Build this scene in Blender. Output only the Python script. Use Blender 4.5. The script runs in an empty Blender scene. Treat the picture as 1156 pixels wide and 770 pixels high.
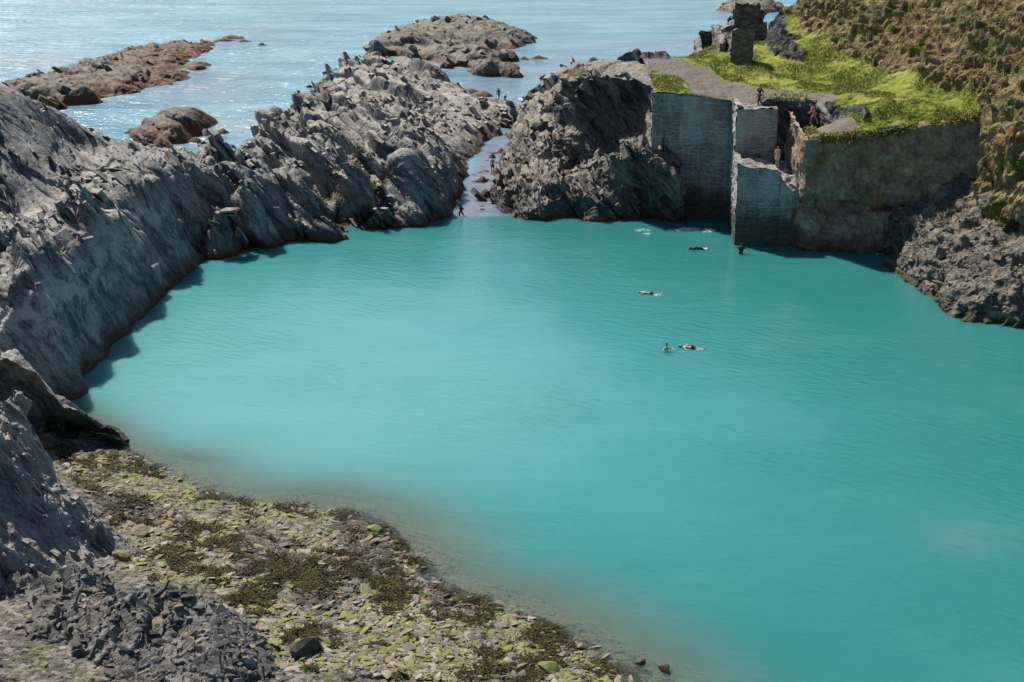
import bpy, bmesh, math, random
import numpy as np
from mathutils import Vector, Matrix
rnd = random.Random(7)
rng = np.random.default_rng(11)
SC = bpy.context.scene
COL = SC.collection
R = math.radians

# ------------------------------------------------------------------ camera
CAM_H, PITCH, FPX, CX, CY = 30.0, math.atan(515/1605.0), 1605.0, 578.0, 385.0
cam = bpy.data.objects.new('camera', bpy.data.cameras.new('camera')); COL.objects.link(cam)
cam.location = (0, 0, CAM_H); cam.rotation_euler = (math.pi/2 - PITCH, 0, 0)
cam.data.lens = 36*FPX/1156; cam.data.sensor_width = 36
cam.data.clip_end = 20000; cam.data.clip_start = .5
SC.camera = cam

def W(px, py, z=0.0):
    """survey: the ground position of a sighted point at height z"""
    dx = (px-CX)/FPX; dv = (CY-py)/FPX
    fy = math.cos(PITCH) + dv*math.sin(PITCH)
    fz = -math.sin(PITCH) + dv*math.cos(PITCH)
    t = (z-CAM_H)/fz
    return np.array([dx*t, fy*t, z])
def WD(px, py, D):
    """the same with a known distance instead of a height"""
    dx = (px-CX)/FPX; dv = (CY-py)/FPX
    fy = math.cos(PITCH) + dv*math.sin(PITCH); fz = -math.sin(PITCH) + dv*math.cos(PITCH)
    t = D/fy
    return np.array([dx*t, D, CAM_H+fz*t])

# ------------------------------------------------------------------ noise
TB = rng.random((64, 64, 64)).astype(np.float32)
TJ = rng.random((64, 64, 64, 3)).astype(np.float32)
def vn(p, seed=0):
    p = np.asarray(p, np.float32) + np.float32(seed*17.31+300)
    i = np.floor(p).astype(np.int32); f = p-i; f = f*f*(3-2*f)
    x0, y0, z0 = (i[..., 0] & 63), (i[..., 1] & 63), (i[..., 2] & 63)
    x1, y1, z1 = (x0+1) & 63, (y0+1) & 63, (z0+1) & 63
    fx, fy, fz = f[..., 0], f[..., 1], f[..., 2]
    a = TB[x0, y0, z0]*(1-fx)+TB[x1, y0, z0]*fx
    b = TB[x0, y1, z0]*(1-fx)+TB[x1, y1, z0]*fx
    c = TB[x0, y0, z1]*(1-fx)+TB[x1, y0, z1]*fx
    d = TB[x0, y1, z1]*(1-fx)+TB[x1, y1, z1]*fx
    return (a*(1-fy)+b*fy)*(1-fz)+(c*(1-fy)+d*fy)*fz
def fbm(p, oct=4, seed=0, gain=.5):
    p = np.asarray(p, np.float32); s = 0; a = 1; t = 0
    for k in range(oct):
        s = s+a*vn(p*(2.03**k), seed+k*3); t += a; a *= gain
    return s/t
def ridged(p, oct=4, seed=0):
    s = 0; a = 1; t = 0
    for k in range(oct):
        s = s+a*(1-np.abs(2*vn(np.asarray(p)*(2.1**k), seed+k*5)-1)); t += a; a *= .5
    return s/t
def worley(p, seed=0):
    """returns F1, F2-F1 and a random value of the cell"""
    p = np.asarray(p, np.float32)+np.float32(seed*13.7+300)
    i = np.floor(p).astype(np.int32); f = p-i
    f1 = np.full(p.shape[:-1], 9, np.float32); f2 = f1.copy(); rv = np.zeros_like(f1)
    for dx in (-1, 0, 1):
        for dy in (-1, 0, 1):
            for dz in (-1, 0, 1):
                cx, cy, cz = (i[..., 0]+dx) & 63, (i[..., 1]+dy) & 63, (i[..., 2]+dz) & 63
                j = TJ[cx, cy, cz]
                d = np.sqrt((dx+j[..., 0]-f[..., 0])**2+(dy+j[..., 1]-f[..., 1])**2+(dz+j[..., 2]-f[..., 2])**2)
                m = d < f1
                f2 = np.where(m, f1, np.minimum(f2, d)); rv = np.where(m, TB[cx, cy, cz], rv); f1 = np.where(m, d, f1)
    return f1, f2-f1, rv
def basis(n):
    n = np.array(n, float); n /= np.linalg.norm(n)
    t = np.cross(n, [0, 0, 1.0]); t /= np.linalg.norm(t)
    return n, t, np.cross(n, t)
NB = (0.76, 0.40, 0.50)           # normal of the slate beds
def slate(P, A=1.0, n=NB, seed=0, Ts=((1.7, 1.0, 3.6), (.62, .75, 3.6)), warp=.35, fine=.3):
    """sheets of slate: every bed, and every piece of it, stands out or is cut back by its own amount"""
    n, t1, t2 = basis(n)
    P = np.asarray(P, np.float32)
    s = P@n.astype(np.float32) + (fbm(P/9, 2, seed+1)-.5)*2*warp*2 + (fbm(P/1.7, 3, seed+9)-.5)*.14
    z_ = np.zeros_like(s); s = s+1.3*(vn(np.stack([s*.62, z_, z_], -1), seed+20)-.5)+.5*(vn(np.stack([s*2.1, z_+5, z_], -1), seed+21)-.5)
    a = P@t1.astype(np.float32)+(fbm(P/2.5, 2, seed+4)-.5)*1.0; b = P@t2.astype(np.float32)
    d = 0
    for q, (T, amp, L) in enumerate(Ts):
        Q = np.stack([s/T, a/(T*L*1.25), b/(T*L)], -1)
        f1, f2, rv = worley(Q, seed+q*3)
        d = d + amp*T*.62*((rv-.5)*1.3 + .10*(s/T-np.floor(s/T)-.5)) - amp*T*.10*smooth01(.10, 0, f2)
    u = s/fine+2.2*(vn(np.stack([s/fine*.45, z_, z_+9], -1), seed+22)-.5); k = np.floor(u); f = u-k
    A0 = np.stack([k*7.3, a/(fine*9)+k*1.7, b/(fine*9)], -1)
    r = vn(A0, seed+8)
    d = d+fine*1.1*(r-.5)*smooth01(.40, .62, vn(P/np.float32(fine*9), seed+12))*1.3
    d[1:-1] = d[1:-1]*.6+(d[2:]+d[:-2])*.2; d[:, 1:-1] = d[:, 1:-1]*.6+(d[:, 2:]+d[:, :-2])*.2
    return d*A

# ------------------------------------------------------------------ mesh helpers
def link(o):
    COL.objects.link(o); return o
def mesh_obj(name, V, F, mat=None, parent=None, smooth=False, mi=None):
    V = np.asarray(V, np.float32).reshape(-1, 3); F = np.asarray(F, np.int32)
    me = bpy.data.meshes.new(name)
    k = F.shape[1]
    me.vertices.add(len(V)); me.vertices.foreach_set('co', V.ravel())
    me.loops.add(F.size); me.loops.foreach_set('vertex_index', F.ravel())
    me.polygons.add(len(F)); me.polygons.foreach_set('loop_start', np.arange(0, F.size, k, dtype=np.int32))
    me.polygons.foreach_set('loop_total', np.full(len(F), k, np.int32))
    if mi is not None: me.polygons.foreach_set('material_index', np.asarray(mi, np.int32))
    me.polygons.foreach_set('use_smooth', np.full(len(F), smooth, bool))
    me.update(calc_edges=True)
    for m in (mat if isinstance(mat, (list, tuple)) else [mat]):
        if m: me.materials.append(m)
    o = bpy.data.objects.new(name, me); link(o)
    if parent: o.parent = parent
    return o
def grid_faces(nr, nc, mask=None, flip=False):
    i = np.arange(nr-1)[:, None]*nc+np.arange(nc-1)[None]
    F = np.stack([i, i+1, i+nc+1, i+nc], -1)
    if flip: F = F[..., ::-1]
    if mask is not None:
        m = mask[:-1, :-1] & mask[1:, :-1] & mask[:-1, 1:] & mask[1:, 1:]
        return F[m]
    return F.reshape(-1, 4)
def grid_normals(G):
    du = np.gradient(G, axis=1); dv = np.gradient(G, axis=0)
    n = np.cross(du, dv); n /= np.linalg.norm(n, axis=-1, keepdims=True)+1e-9
    return n
def hit(px, py, f, d0=80, d1=210):
    """where the line of sight meets the height field f"""
    D = np.linspace(d0, d1, 1400); q = np.array([WD(px, py, d) for d in (d0, d1)])
    t = (D-d0)/(d1-d0); X = q[0, 0]+(q[1, 0]-q[0, 0])*t; Z = q[0, 2]+(q[1, 2]-q[0, 2])*t
    g = f(X, D) >= Z; i = int(np.argmax(g)) if g.any() else len(D)-1
    return np.array([X[i], D[i], Z[i]])
def compact(V, F):
    u, inv = np.unique(F, return_inverse=True)
    return V[u], inv.reshape(F.shape)
def tag(o, label=None, cat=None, group=None, kind=None):
    if label: o['label'] = label
    if cat: o['category'] = cat
    if group: o['group'] = group
    if kind: o['kind'] = kind
    return o
def empty(name, loc=(0, 0, 0), rz=0):
    o = bpy.data.objects.new(name, None); link(o); o.location = loc; o.rotation_euler = (0, 0, rz); o.empty_display_size = .3
    return o
class RBF:
    def __init__(s, pts, c=1.2):
        s.p = np.array(pts, float); s.c = c
        X = s.p[:, :2]; n = len(X)
        d = np.sqrt(((X[:, None]-X[None])**2).sum(-1)+c*c)
        A = np.zeros((n+3, n+3)); A[:n, :n] = d - 0*np.eye(n); A[:n, :n] += np.eye(n)*-.02
        A[:n, n] = 1; A[:n, n+1:] = X/100; A[n, :n] = 1; A[n+1:, :n] = X.T/100
        s.w = np.linalg.solve(A, np.concatenate([s.p[:, 2], [0, 0, 0]]))
    def __call__(s, x, y):
        sh = x.shape; x = x.ravel(); y = y.ravel(); out = np.empty(len(x))
        n = len(s.p)
        for a in range(0, len(x), 40000):
            xs, ys = x[a:a+40000], y[a:a+40000]
            d = np.sqrt((xs[:, None]-s.p[None, :, 0])**2+(ys[:, None]-s.p[None, :, 1])**2+s.c**2).astype(np.float32)
            out[a:a+40000] = d@s.w[:n].astype(np.float32)+s.w[n]+(xs*s.w[n+1]+ys*s.w[n+2])/100
        return out.reshape(sh)
def fan_grid(u0, u1, du, y0, y1, ry):
    u = np.arange(u0, u1+du, du); n = int(math.log(y1/y0)/ry)+1
    y = y0*np.exp(np.arange(n)*ry)
    U, Y = np.meshgrid(u, y)
    return U*Y, Y
def beyond(p, d, z):
    """a point d metres further from the cove than p"""
    v = p[:2]/np.linalg.norm(p[:2]); return np.array([p[0]+v[0]*d, p[1]+v[1]*d, z])
def smooth01(a, b, x):
    t = np.clip((x-a)/(b-a), 0, 1); return t*t*(3-2*t)
def rail(pts, n):
    p = np.array(pts, float); s = np.concatenate([[0], np.cumsum(np.linalg.norm(np.diff(p, axis=0), axis=1))]); s /= s[-1]
    t = np.linspace(0, 1, n); return np.stack([np.interp(t, s, p[:, k]) for k in range(3)], -1)
def rail_i(pts, n):
    p = np.array(pts, float); t = np.linspace(0, len(p)-1, n); k = np.arange(len(p))
    return np.stack([np.interp(t, k, p[:, j]) for j in range(3)], -1)
def loft(rails, n, rows, sm=2, by_index=True):
    Q = np.array([(rail_i if by_index else rail)(r, n) for r in rails])
    out = []
    for a in range(len(Q)-1):
        m = rows[a] if isinstance(rows, (list, tuple)) else max(2, int(np.linalg.norm(Q[a+1]-Q[a], axis=1).mean()/rows))
        t = np.arange(m)/m
        out.append(Q[a][None]*(1-t)[:, None, None]+Q[a+1][None]*t[:, None, None])
    out.append(Q[-1][None]); G = np.concatenate(out)
    for _ in range(sm):
        G[1:-1] = G[1:-1]*.5+(G[2:]+G[:-2])*.25
        G[:, 1:-1] = G[:, 1:-1]*.5+(G[:, 2:]+G[:, :-2])*.25
    return G

def plates(P, n, La, Lb, Th, rg, jit=.10, N=None, out=(.06, .34), calm=0.0):
    """angular plates of slate lying in the beds: La down the dip, Lb along the strike, Th thick; n may vary per plate"""
    m = len(P); n = np.broadcast_to(np.asarray(n, float), (m, 3))+rg.normal(0, jit, (m, 3)); n = n/np.linalg.norm(n, axis=1, keepdims=True)
    t1 = np.cross(n, [0, 0, 1.0]); t1 /= np.linalg.norm(t1, axis=1, keepdims=True)+1e-9; t2 = np.cross(t1, n)
    ro = rg.normal(0, .25, m)[:, None]; a, b = t2*np.cos(ro)+t1*np.sin(ro), t1*np.cos(ro)-t2*np.sin(ro)
    ang = (np.arange(6)+.5)/6*2*np.pi+rg.uniform(-.38, .38, (m, 6)); rad = rg.uniform(.6, 1.12, (m, 6))
    ca, sb = np.cos(ang)*rad, np.sin(ang)*rad
    ring = a[:, None]*(ca*La[:, None])[..., None]+b[:, None]*(sb*Lb[:, None])[..., None]
    if N is None: N = n
    E = np.abs((a*N).sum(1))*La+np.abs((b*N).sum(1))*Lb+np.abs((n*N).sum(1))*Th*.5     # how far the plate would reach out of the face
    c = P-N*(E*(1-2*rg.uniform(out[0], out[1], m)*(1-.55*calm)))[:, None]
    sc = rg.uniform(.86, 1.0, (m, 1, 1)); tl = rg.normal(0, .05, (m, 6))*Th[:, None]*3
    top = c[:, None]+ring*sc+n[:, None]*(Th[:, None]*.5+tl)[..., None]; bot = c[:, None]+ring-n[:, None]*(Th*.5)[:, None, None]
    V = np.concatenate([top, bot], 1).reshape(-1, 3)
    f = [[0, 1, 2, 3], [0, 3, 4, 5]]+[[(i+1) % 6, i, i+6, (i+1) % 6+6] for i in range(6)]+[[9, 8, 7, 6], [11, 10, 9, 6]]
    F = (np.arange(m)[:, None, None]*12+np.array(f)[None]).reshape(-1, 4)
    return V.astype(np.float32), F
def join(*vf):
    V, F, b = [], [], 0
    for v, f in vf: V.append(np.asarray(v, np.float32).reshape(-1, 3)); F.append(np.asarray(f)+b); b += len(V[-1])
    return np.concatenate(V), np.concatenate(F)
# ------------------------------------------------------------------ materials
class NT:
    def __init__(s, name):
        s.m = bpy.data.materials.new(name); s.m.use_nodes = True; s.t = s.m.node_tree; s.t.nodes.clear()
        s.out = s.t.nodes.new('ShaderNodeOutputMaterial'); s.geo = None
    def n(s, typ, ins=None, **kw):
        nd = s.t.nodes.new(typ)
        for k, v in kw.items(): setattr(nd, k, v)
        for k, v in (ins or {}).items(): s.set(nd.inputs[k], v)
        return nd
    def set(s, sock, v):
        if isinstance(v, bpy.types.NodeSocket): s.t.links.new(v, sock)
        elif isinstance(v, tuple) and len(v) == 3 and sock.type == 'RGBA': sock.default_value = (*v, 1)
        else: sock.default_value = v
    def pos(s):
        if not s.geo: s.geo = s.n('ShaderNodeNewGeometry')
        return s.geo.outputs['Position']
    def math(s, op, a, b=0.0, clamp=False):
        nd = s.n('ShaderNodeMath', operation=op, use_clamp=clamp); s.set(nd.inputs[0], a); s.set(nd.inputs[1], b); return nd.outputs[0]
    def noise(s, vec, scale, detail=4, rough=.55, dist=0.0):
        return s.n('ShaderNodeTexNoise', {'Vector': vec, 'Scale': scale, 'Detail': detail, 'Roughness': rough, 'Distortion': dist}).outputs['Fac']
    def ramp(s, fac, stops, interp='LINEAR'):
        nd = s.n('ShaderNodeValToRGB'); s.set(nd.inputs[0], fac); cr = nd.color_ramp; cr.interpolation = interp
        while len(cr.elements) < len(stops): cr.elements.new(.5)
        for e, (p, c) in zip(cr.elements, stops):
            e.position = p; e.color = (c, c, c, 1) if isinstance(c, (int, float)) else (*c, 1)
        return nd.outputs[0]
    def mix(s, f, a, b, blend='MIX'):
        nd = s.n('ShaderNodeMix', data_type='RGBA', blend_type=blend); s.set(nd.inputs[0], f); s.set(nd.inputs[6], a); s.set(nd.inputs[7], b); return nd.outputs[2]
    def step(s, x, a, b):
        nd = s.n('ShaderNodeMapRange', {'Value': x, 'From Min': a, 'From Max': b}, interpolation_type='SMOOTHSTEP'); return nd.outputs[0]
    def dot(s, v, d):
        nd = s.n('ShaderNodeVectorMath', operation='DOT_PRODUCT'); s.set(nd.inputs[0], v); nd.inputs[1].default_value = d; return nd.outputs['Value']
    def comb(s, x, y, z):
        nd = s.n('ShaderNodeCombineXYZ'); s.set(nd.inputs[0], x); s.set(nd.inputs[1], y); s.set(nd.inputs[2], z); return nd.outputs[0]
    def sep(s, v):
        return s.n('ShaderNodeSeparateXYZ', {'Vector': v}).outputs
    def bump(s, h, strength, dist, prev=None):
        nd = s.n('ShaderNodeBump', {'Height': h, 'Strength': strength, 'Distance': dist})
        if prev: s.set(nd.inputs['Normal'], prev)
        return nd.outputs[0]
    def done(s, color, rough=.8, normal=None, spec=.3, shader=None):
        b = s.n('ShaderNodeBsdfPrincipled', {'Base Color': color, 'Roughness': rough, 'Specular IOR Level': spec})
        if normal: s.set(b.inputs['Normal'], normal)
        s.b = b
        s.t.links.new(shader or b.outputs[0], s.out.inputs[0]); return s.m

def slate_mat(name, dark=(.012, .015, .021), mid=(.066, .073, .084), pale=(.37, .37, .36), tan=(.31, .245, .16), tan_amt=.7,
              tide=1.4, kelp=.5, n=NB, stretch=7.0, freq=1.5, green=0.0, kelp_col=(.085, .040, .012), rust=0.0, crust=False):
    k = NT(name); P = k.pos(); nn, t1, t2 = basis(n)
    wp = k.noise(P, .35, 2)
    s = k.math('ADD', k.dot(P, tuple(nn)), k.math('MULTIPLY', wp, 2.2)); a = k.dot(P, tuple(t1)); b = k.dot(P, tuple(t2))
    v1 = k.comb(k.math('MULTIPLY', s, freq), k.math('MULTIPLY', a, freq/stretch), k.math('MULTIPLY', b, freq/stretch))
    st = k.noise(v1, 1.0, 6, .62); st2 = k.noise(v1, 4.2, 5, .65)
    iso = k.noise(P, .9, 6, .65); iso2 = k.noise(P, 4.5, 5, .7)
    f = k.math('ADD', k.math('MULTIPLY', st, .55), k.math('MULTIPLY', k.math('ADD', st2, iso2), .25))
    c = k.ramp(f, [(.36, dark), (.48, mid), (.575, tuple(.5*(x+y) for x, y in zip(mid, pale))), (.67, pale)])
    nz = k.sep(k.geo.outputs['Normal'])[2]
    # lichen and dust settle on the flat tops above the tide
    pz = k.sep(P)[2]
    hz = k.math('ADD', pz, k.math('MULTIPLY', k.math('SUBTRACT', iso, .5), 3.0))
    tn = k.math('MULTIPLY', k.step(k.math('ADD', iso, k.math('MULTIPLY', iso2, .35)), .48, .80), tan_amt)
    tn = k.math('MULTIPLY', tn, k.step(nz, .15, .75)); tn = k.math('MULTIPLY', tn, k.math('ADD', .25, k.math('MULTIPLY', .75, k.step(k.math('ADD', k.sep(P)[1], k.math('MULTIPLY', k.noise(P, .07, 3, .6), 60.0)), 150.0, 195.0))))
    c = k.mix(tn, c, k.mix(st2, tan, pale))
    if rust: c = k.mix(k.math('MULTIPLY', k.step(k.noise(P, .55, 5, .6), .52, .66), rust), c, k.mix(iso2, (.16, .075, .03), (.25, .14, .07)))
    if green: c = k.mix(k.math('MULTIPLY', k.step(k.noise(P, .7, 5), .55, .7), green), c, (.055, .075, .018))
    if crust:   # pale salt and lichen crust along the near slab
        x_, y_, _ = k.sep(P)
        dz = k.math('ADD', pz, k.math('MULTIPLY', k.math('SUBTRACT', st2, .5), 5.0)); w_ = k.math('MULTIPLY', k.step(dz, 3.4, 4.6), k.step(dz, 7.4, 5.6))
        w_ = k.math('MULTIPLY', w_, k.math('MULTIPLY', k.step(y_, 122.0, 108.0), k.step(iso, .40, .58)))
        c = k.mix(k.math('MULTIPLY', w_, .8), c, k.mix(iso2, (.22, .225, .22), (.52, .51, .48)))
    # black tar lichen of the splash zone, brown weed at the waterline
    if tide: c = k.mix(k.math('MULTIPLY', k.math('SUBTRACT', 1.0, k.step(hz, tide*.4, tide*1.3)), .72), c, k.mix(iso2, (.012, .012, .014), (.055, .052, .05)))
    if kelp: c = k.mix(k.math('SUBTRACT', 1.0, k.step(hz, kelp*.4, kelp*1.2)), c, k.mix(iso2, tuple(x*.35 for x in kelp_col), kelp_col))
    h = k.math('ADD', k.math('MULTIPLY', st, .7), k.math('ADD', k.math('MULTIPLY', st2, .3), k.math('MULTIPLY', iso2, .3)))
    return k.done(c, k.ramp(st2, [(.3, .55), (.7, .85)]), k.bump(h, .9, .3), .35)

def masonry_mat(name):
    k = NT(name); P = k.pos(); x, y, z = k.sep(P)
    along = k.math('ADD', x, k.math('MULTIPLY', y, .83))
    wob = k.math('MULTIPLY', k.math('SUBTRACT', k.noise(P, 1.3, 4), .5), .75)
    br = k.n('ShaderNodeTexBrick', {'Vector': k.comb(along, k.math('ADD', z, wob), 0.0), 'Scale': 1.0, 'Mortar Size': .03, 'Mortar Smooth': .4, 'Bias': 0.0, 'Brick Width': .85, 'Row Height': .30,
              'Color1': (.115, .113, .115), 'Color2': (.33, .32, .31), 'Mortar': (.05, .049, .048)}, offset=.43, squash=1.3)
    iso = k.noise(P, .45, 5, .62); fine = k.noise(P, 5, 5, .7)
    c = k.mix(.55, br.outputs['Color'], k.ramp(fine, [(.3, (.07, .069, .07)), (.7, (.44, .43, .415))]))
    streak = k.noise(k.comb(k.math('MULTIPLY', along, 1.6), k.math('MULTIPLY', z, .16), 0.0), 1.0, 5, .6)
    c = k.mix(k.math('MULTIPLY', k.step(streak, .50, .68), k.math('MULTIPLY', k.step(z, 2.0, 4.5),   .5)), c, (.50, .50, .48))
    c = k.mix(k.math('MULTIPLY', k.step(iso, .5, .68), .45), c, (.10, .10, .09))
    c = k.mix(k.math('MULTIPLY', k.math('MULTIPLY', k.step(k.noise(P, .32, 5, .62), .44, .62), .6), k.step(z, 3.0, 5.0)), c, k.mix(fine, (.28, .28, .28), (.58, .57, .55)))
    zz = k.math('ADD', z, k.math('MULTIPLY', k.math('SUBTRACT', streak, .5), 3.0))
    c = k.mix(k.math('MULTIPLY', k.math('SUBTRACT', 1.0, k.step(zz, 2.0, 3.6)), .8), c, k.mix(fine, (.016, .018, .018), (.06, .056, .05)))
    h = k.math('ADD', k.math('MULTIPLY', br.outputs['Fac'], -.6), fine)
    return k.done(c, .85, k.bump(h, .9, .09), .25)

def ground_mat():
    """plateau: turf, worn cinder path, brown scrub cliff, by where each grows (masks stored on the mesh)"""
    k = NT('turf_and_path'); P = k.pos()
    at = k.n('ShaderNodeAttribute', attribute_name='cover').outputs['Color']
    r, g, b = k.n('ShaderNodeSeparateColor', {'Color': at}).outputs
    big = k.noise(P, .22, 5, .6); mid = k.noise(P, 1.3, 5, .65); fine = k.noise(P, 6, 4, .7)
    turf = k.ramp(k.math('ADD', k.math('MULTIPLY', big, .6), k.math('MULTIPLY', mid, .4)), [(.34, (.085, .135, .02)), (.5, (.22, .25, .045)), (.64, (.36, .33, .10))])
    turf = k.mix(k.math('MULTIPLY', k.step(fine, .5, .75), .5), turf, (.07, .09, .02))
    turf = k.mix(k.math('MULTIPLY', k.step(mid, .60, .72), .6), turf, (.17, .135, .08))
    path = k.ramp(fine, [(.3, (.10, .09, .08)), (.7, (.235, .21, .185))]); path = k.mix(k.math('MULTIPLY', k.step(mid, .5, .7), .5), path, (.125, .11, .09))
    scrub = k.ramp(k.math('ADD', k.math('MULTIPLY', big, .35), k.math('MULTIPLY', mid, .65)), [(.35, (.035, .03, .016)), (.45, (.115, .097, .045)), (.53, (.235, .185, .095)), (.64, (.38, .31, .19))])
    scrub = k.mix(k.step(k.noise(P, .5, 4), .53, .64), scrub, k.mix(fine, (.05, .075, .014), (.13, .15, .03)))
    scrub = k.mix(k.math('MULTIPLY', k.step(k.noise(P, .3, 5, .65), .50, .60), k.math('ADD', .22, k.math('MULTIPLY', .6, k.step(k.sep(P)[2], 14.0, 9.0)))), scrub, k.mix(fine, (.13, .07, .035), (.34, .21, .11)))
    scrub = k.mix(k.step(k.noise(P, .8, 5, .65), .58, .64), scrub, k.mix(fine, (.05, .048, .046), (.26, .24, .21)))
    rock = k.ramp(mid, [(.35, (.035, .036, .04)), (.55, (.10, .098, .095)), (.7, (.22, .2, .17))])
    c = k.mix(k.step(k.math('ADD', r, k.math('MULTIPLY', k.math('SUBTRACT', mid, .5), .9)), .35, .65), turf, path)
    c = k.mix(k.step(k.math('ADD', g, k.math('MULTIPLY', k.math('SUBTRACT', mid, .5), .8)), .4, .6), c, scrub)
    c = k.mix(k.step(k.math('ADD', b, k.math('MULTIPLY', k.math('SUBTRACT', mid, .5), .9)), .4, .6), c, rock)
    return k.done(c, .95, k.bump(k.math('ADD', fine, mid), .9, .15), .1)

def water_mat():
    k = NT('water'); P = k.pos()
    at = k.n('ShaderNodeAttribute', attribute_name='wat').outputs['Color']
    lag, dep, kel = k.n('ShaderNodeSeparateColor', {'Color': at}).outputs
    big = k.noise(P, .035, 4, .5); x, y, z = k.sep(P)
    sw = k.noise(k.comb(k.math('MULTIPLY', x, .35), y, 0.0), .10, 5, .55)
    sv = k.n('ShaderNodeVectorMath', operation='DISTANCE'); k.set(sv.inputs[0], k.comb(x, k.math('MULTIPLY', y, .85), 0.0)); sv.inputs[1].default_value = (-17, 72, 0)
    silt_and_sky = k.step(sv.outputs['Value'], 46.0, 5.0)  # sky reflection gradient put into the lagoon colour: pale left, greener right
    lc = k.ramp(k.math('ADD', k.math('MULTIPLY', big, .35), k.math('MULTIPLY', silt_and_sky, .65)), [(.12, (.021, .155, .154)), (.5, (.044, .222, .229)), (.82, (.100, .298, .308))])
    sc = k.ramp(sw, [(.35, (.09, .235, .32)), (.65, (.20, .375, .47))])
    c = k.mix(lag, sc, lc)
    c = k.mix(kel, c, k.mix(k.noise(P, .5, 5), (.12, .135, .185), (.24, .275, .36)))
    sl = k.n('ShaderNodeAttribute', attribute_name='silt_and_sky').outputs['Fac']
    c = k.mix(k.math('MULTIPLY', sl, .9), c, k.mix(k.noise(P, .6, 4), (.22, .24, .17), (.31, .33, .24)))
    pt = k.noise(k.comb(k.math('MULTIPLY', x, .5), y, 0.0), .16, 5, .6, .5)
    c = k.mix(k.math('MULTIPLY', k.step(pt, .42, .68), .08), c, (.02, .13, .14)); c = k.mix(k.math('MULTIPLY', k.step(pt, .5, .3), .05), c, (.22, .42, .42))
    n1 = k.noise(k.comb(k.math('MULTIPLY', x, .55), y, 0.0), .55, 5, .55, .3)
    rot = k.comb(k.math('ADD', k.math('MULTIPLY', x, .55), k.math('MULTIPLY', y, .83)), k.math('MULTIPLY', k.math('SUBTRACT', k.math('MULTIPLY', x, .83), k.math('MULTIPLY', y, .55)), .35), 0.0)
    n2 = k.noise(rot, 2.3, 4, .5, .4)
    gust = k.noise(P, .06, 3)
    nb = k.bump(n1, k.math('ADD', .09, k.math('MULTIPLY', k.math('SUBTRACT', 1.0, lag), .6)), 1.0)
    n3 = k.noise(k.comb(k.math('MULTIPLY', x, .45), y, 3.0), .17, 4, .6, .3)
    nb = k.bump(n3, k.math('MULTIPLY', k.math('SUBTRACT', 1.0, lag), .5), 2.0, nb)
    nb = k.bump(n2, k.math('ADD', .04, k.math('MULTIPLY', k.step(gust, .3, .7), .32)), .4, nb)
    b = k.n('ShaderNodeBsdfPrincipled', {'Base Color': c, 'Roughness': k.math('ADD', .10, k.math('MULTIPLY', k.math('SUBTRACT', 1.0, lag), .08)), 'IOR': 1.333, 'Normal': nb,
            'Subsurface Weight': 1.0, 'Subsurface Scale': 1.1, 'Subsurface Radius': (.5, 1.0, 1.0)})
    b.subsurface_method = 'BURLEY'
    tr = k.n('ShaderNodeBsdfTransparent', {'Color': (.82, .9, .86)})
    gl = k.n('ShaderNodeBsdfGlossy', {'Roughness': .1, 'Normal': nb})
    fr = k.n('ShaderNodeFresnel', {'IOR': 1.333, 'Normal': nb})
    clear = k.n('ShaderNodeMixShader'); k.set(clear.inputs[0], fr.outputs[0]); k.set(clear.inputs[1], tr.outputs[0]); k.set(clear.inputs[2], gl.outputs[0])
    mx = k.n('ShaderNodeMixShader'); k.set(mx.inputs[0], dep); k.set(mx.inputs[1], clear.outputs[0]); k.set(mx.inputs[2], b.outputs[0])
    k.t.links.new(mx.outputs[0], k.out.inputs[0]); return k.m

def beach_mat():
    k = NT('shale_beach'); P = k.pos()
    v = k.n('ShaderNodeTexVoronoi', {'Vector': P, 'Scale': 4.0, 'Randomness': 1.0}); rc = k.sep(v.outputs['Color'])[0]
    fine = k.noise(P, 9, 5, .7); mid = k.noise(P, .8, 5, .6); big = k.noise(P, .25, 4)
    c = k.ramp(k.math('ADD', k.math('MULTIPLY', rc, .6), k.math('MULTIPLY', fine, .4)), [(.2, (.06, .053, .045)), (.5, (.135, .12, .105)), (.8, (.27, .25, .22))])
    c = k.mix(k.math('MULTIPLY', k.step(mid, .48, .64), .6), c, k.mix(fine, (.05, .055, .018), (.16, .17, .05)))
    z = k.sep(P)[2]
    c = k.mix(k.math('SUBTRACT', 1.0, k.step(k.math('ADD', z, k.math('MULTIPLY', k.math('SUBTRACT', mid, .5), .5)), -.05, .22)), c, k.mix(fine, (.075, .072, .05), (.235, .23, .17)))
    return k.done(c, .85, k.bump(k.math('ADD', rc, fine), .8, .08), .25)

def plain(name, c1, c2, scale=6, rough=.8, bump=.3, bd=.03, spec=.3):
    k = NT(name); tc = k.n('ShaderNodeTexCoord').outputs['Object']
    oi = k.n('ShaderNodeObjectInfo').outputs['Random']
    f = k.noise(tc, scale, 5, .65)
    c = k.mix(k.math('ADD', k.math('MULTIPLY', k.ramp(f, [(.3, 0.0), (.7, 1.0)]), .8), k.math('MULTIPLY', oi, .2)), c1, c2)
    return k.done(c, rough, k.bump(f, bump, bd), spec)
def leafy(name, c1, c2, scale=1.5):
    k = NT(name); P = k.pos(); f = k.noise(P, scale, 4, .7)
    b = k.done(k.ramp(f, [(.3, c1), (.7, c2)]), .8, None, .15)
    return b

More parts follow.
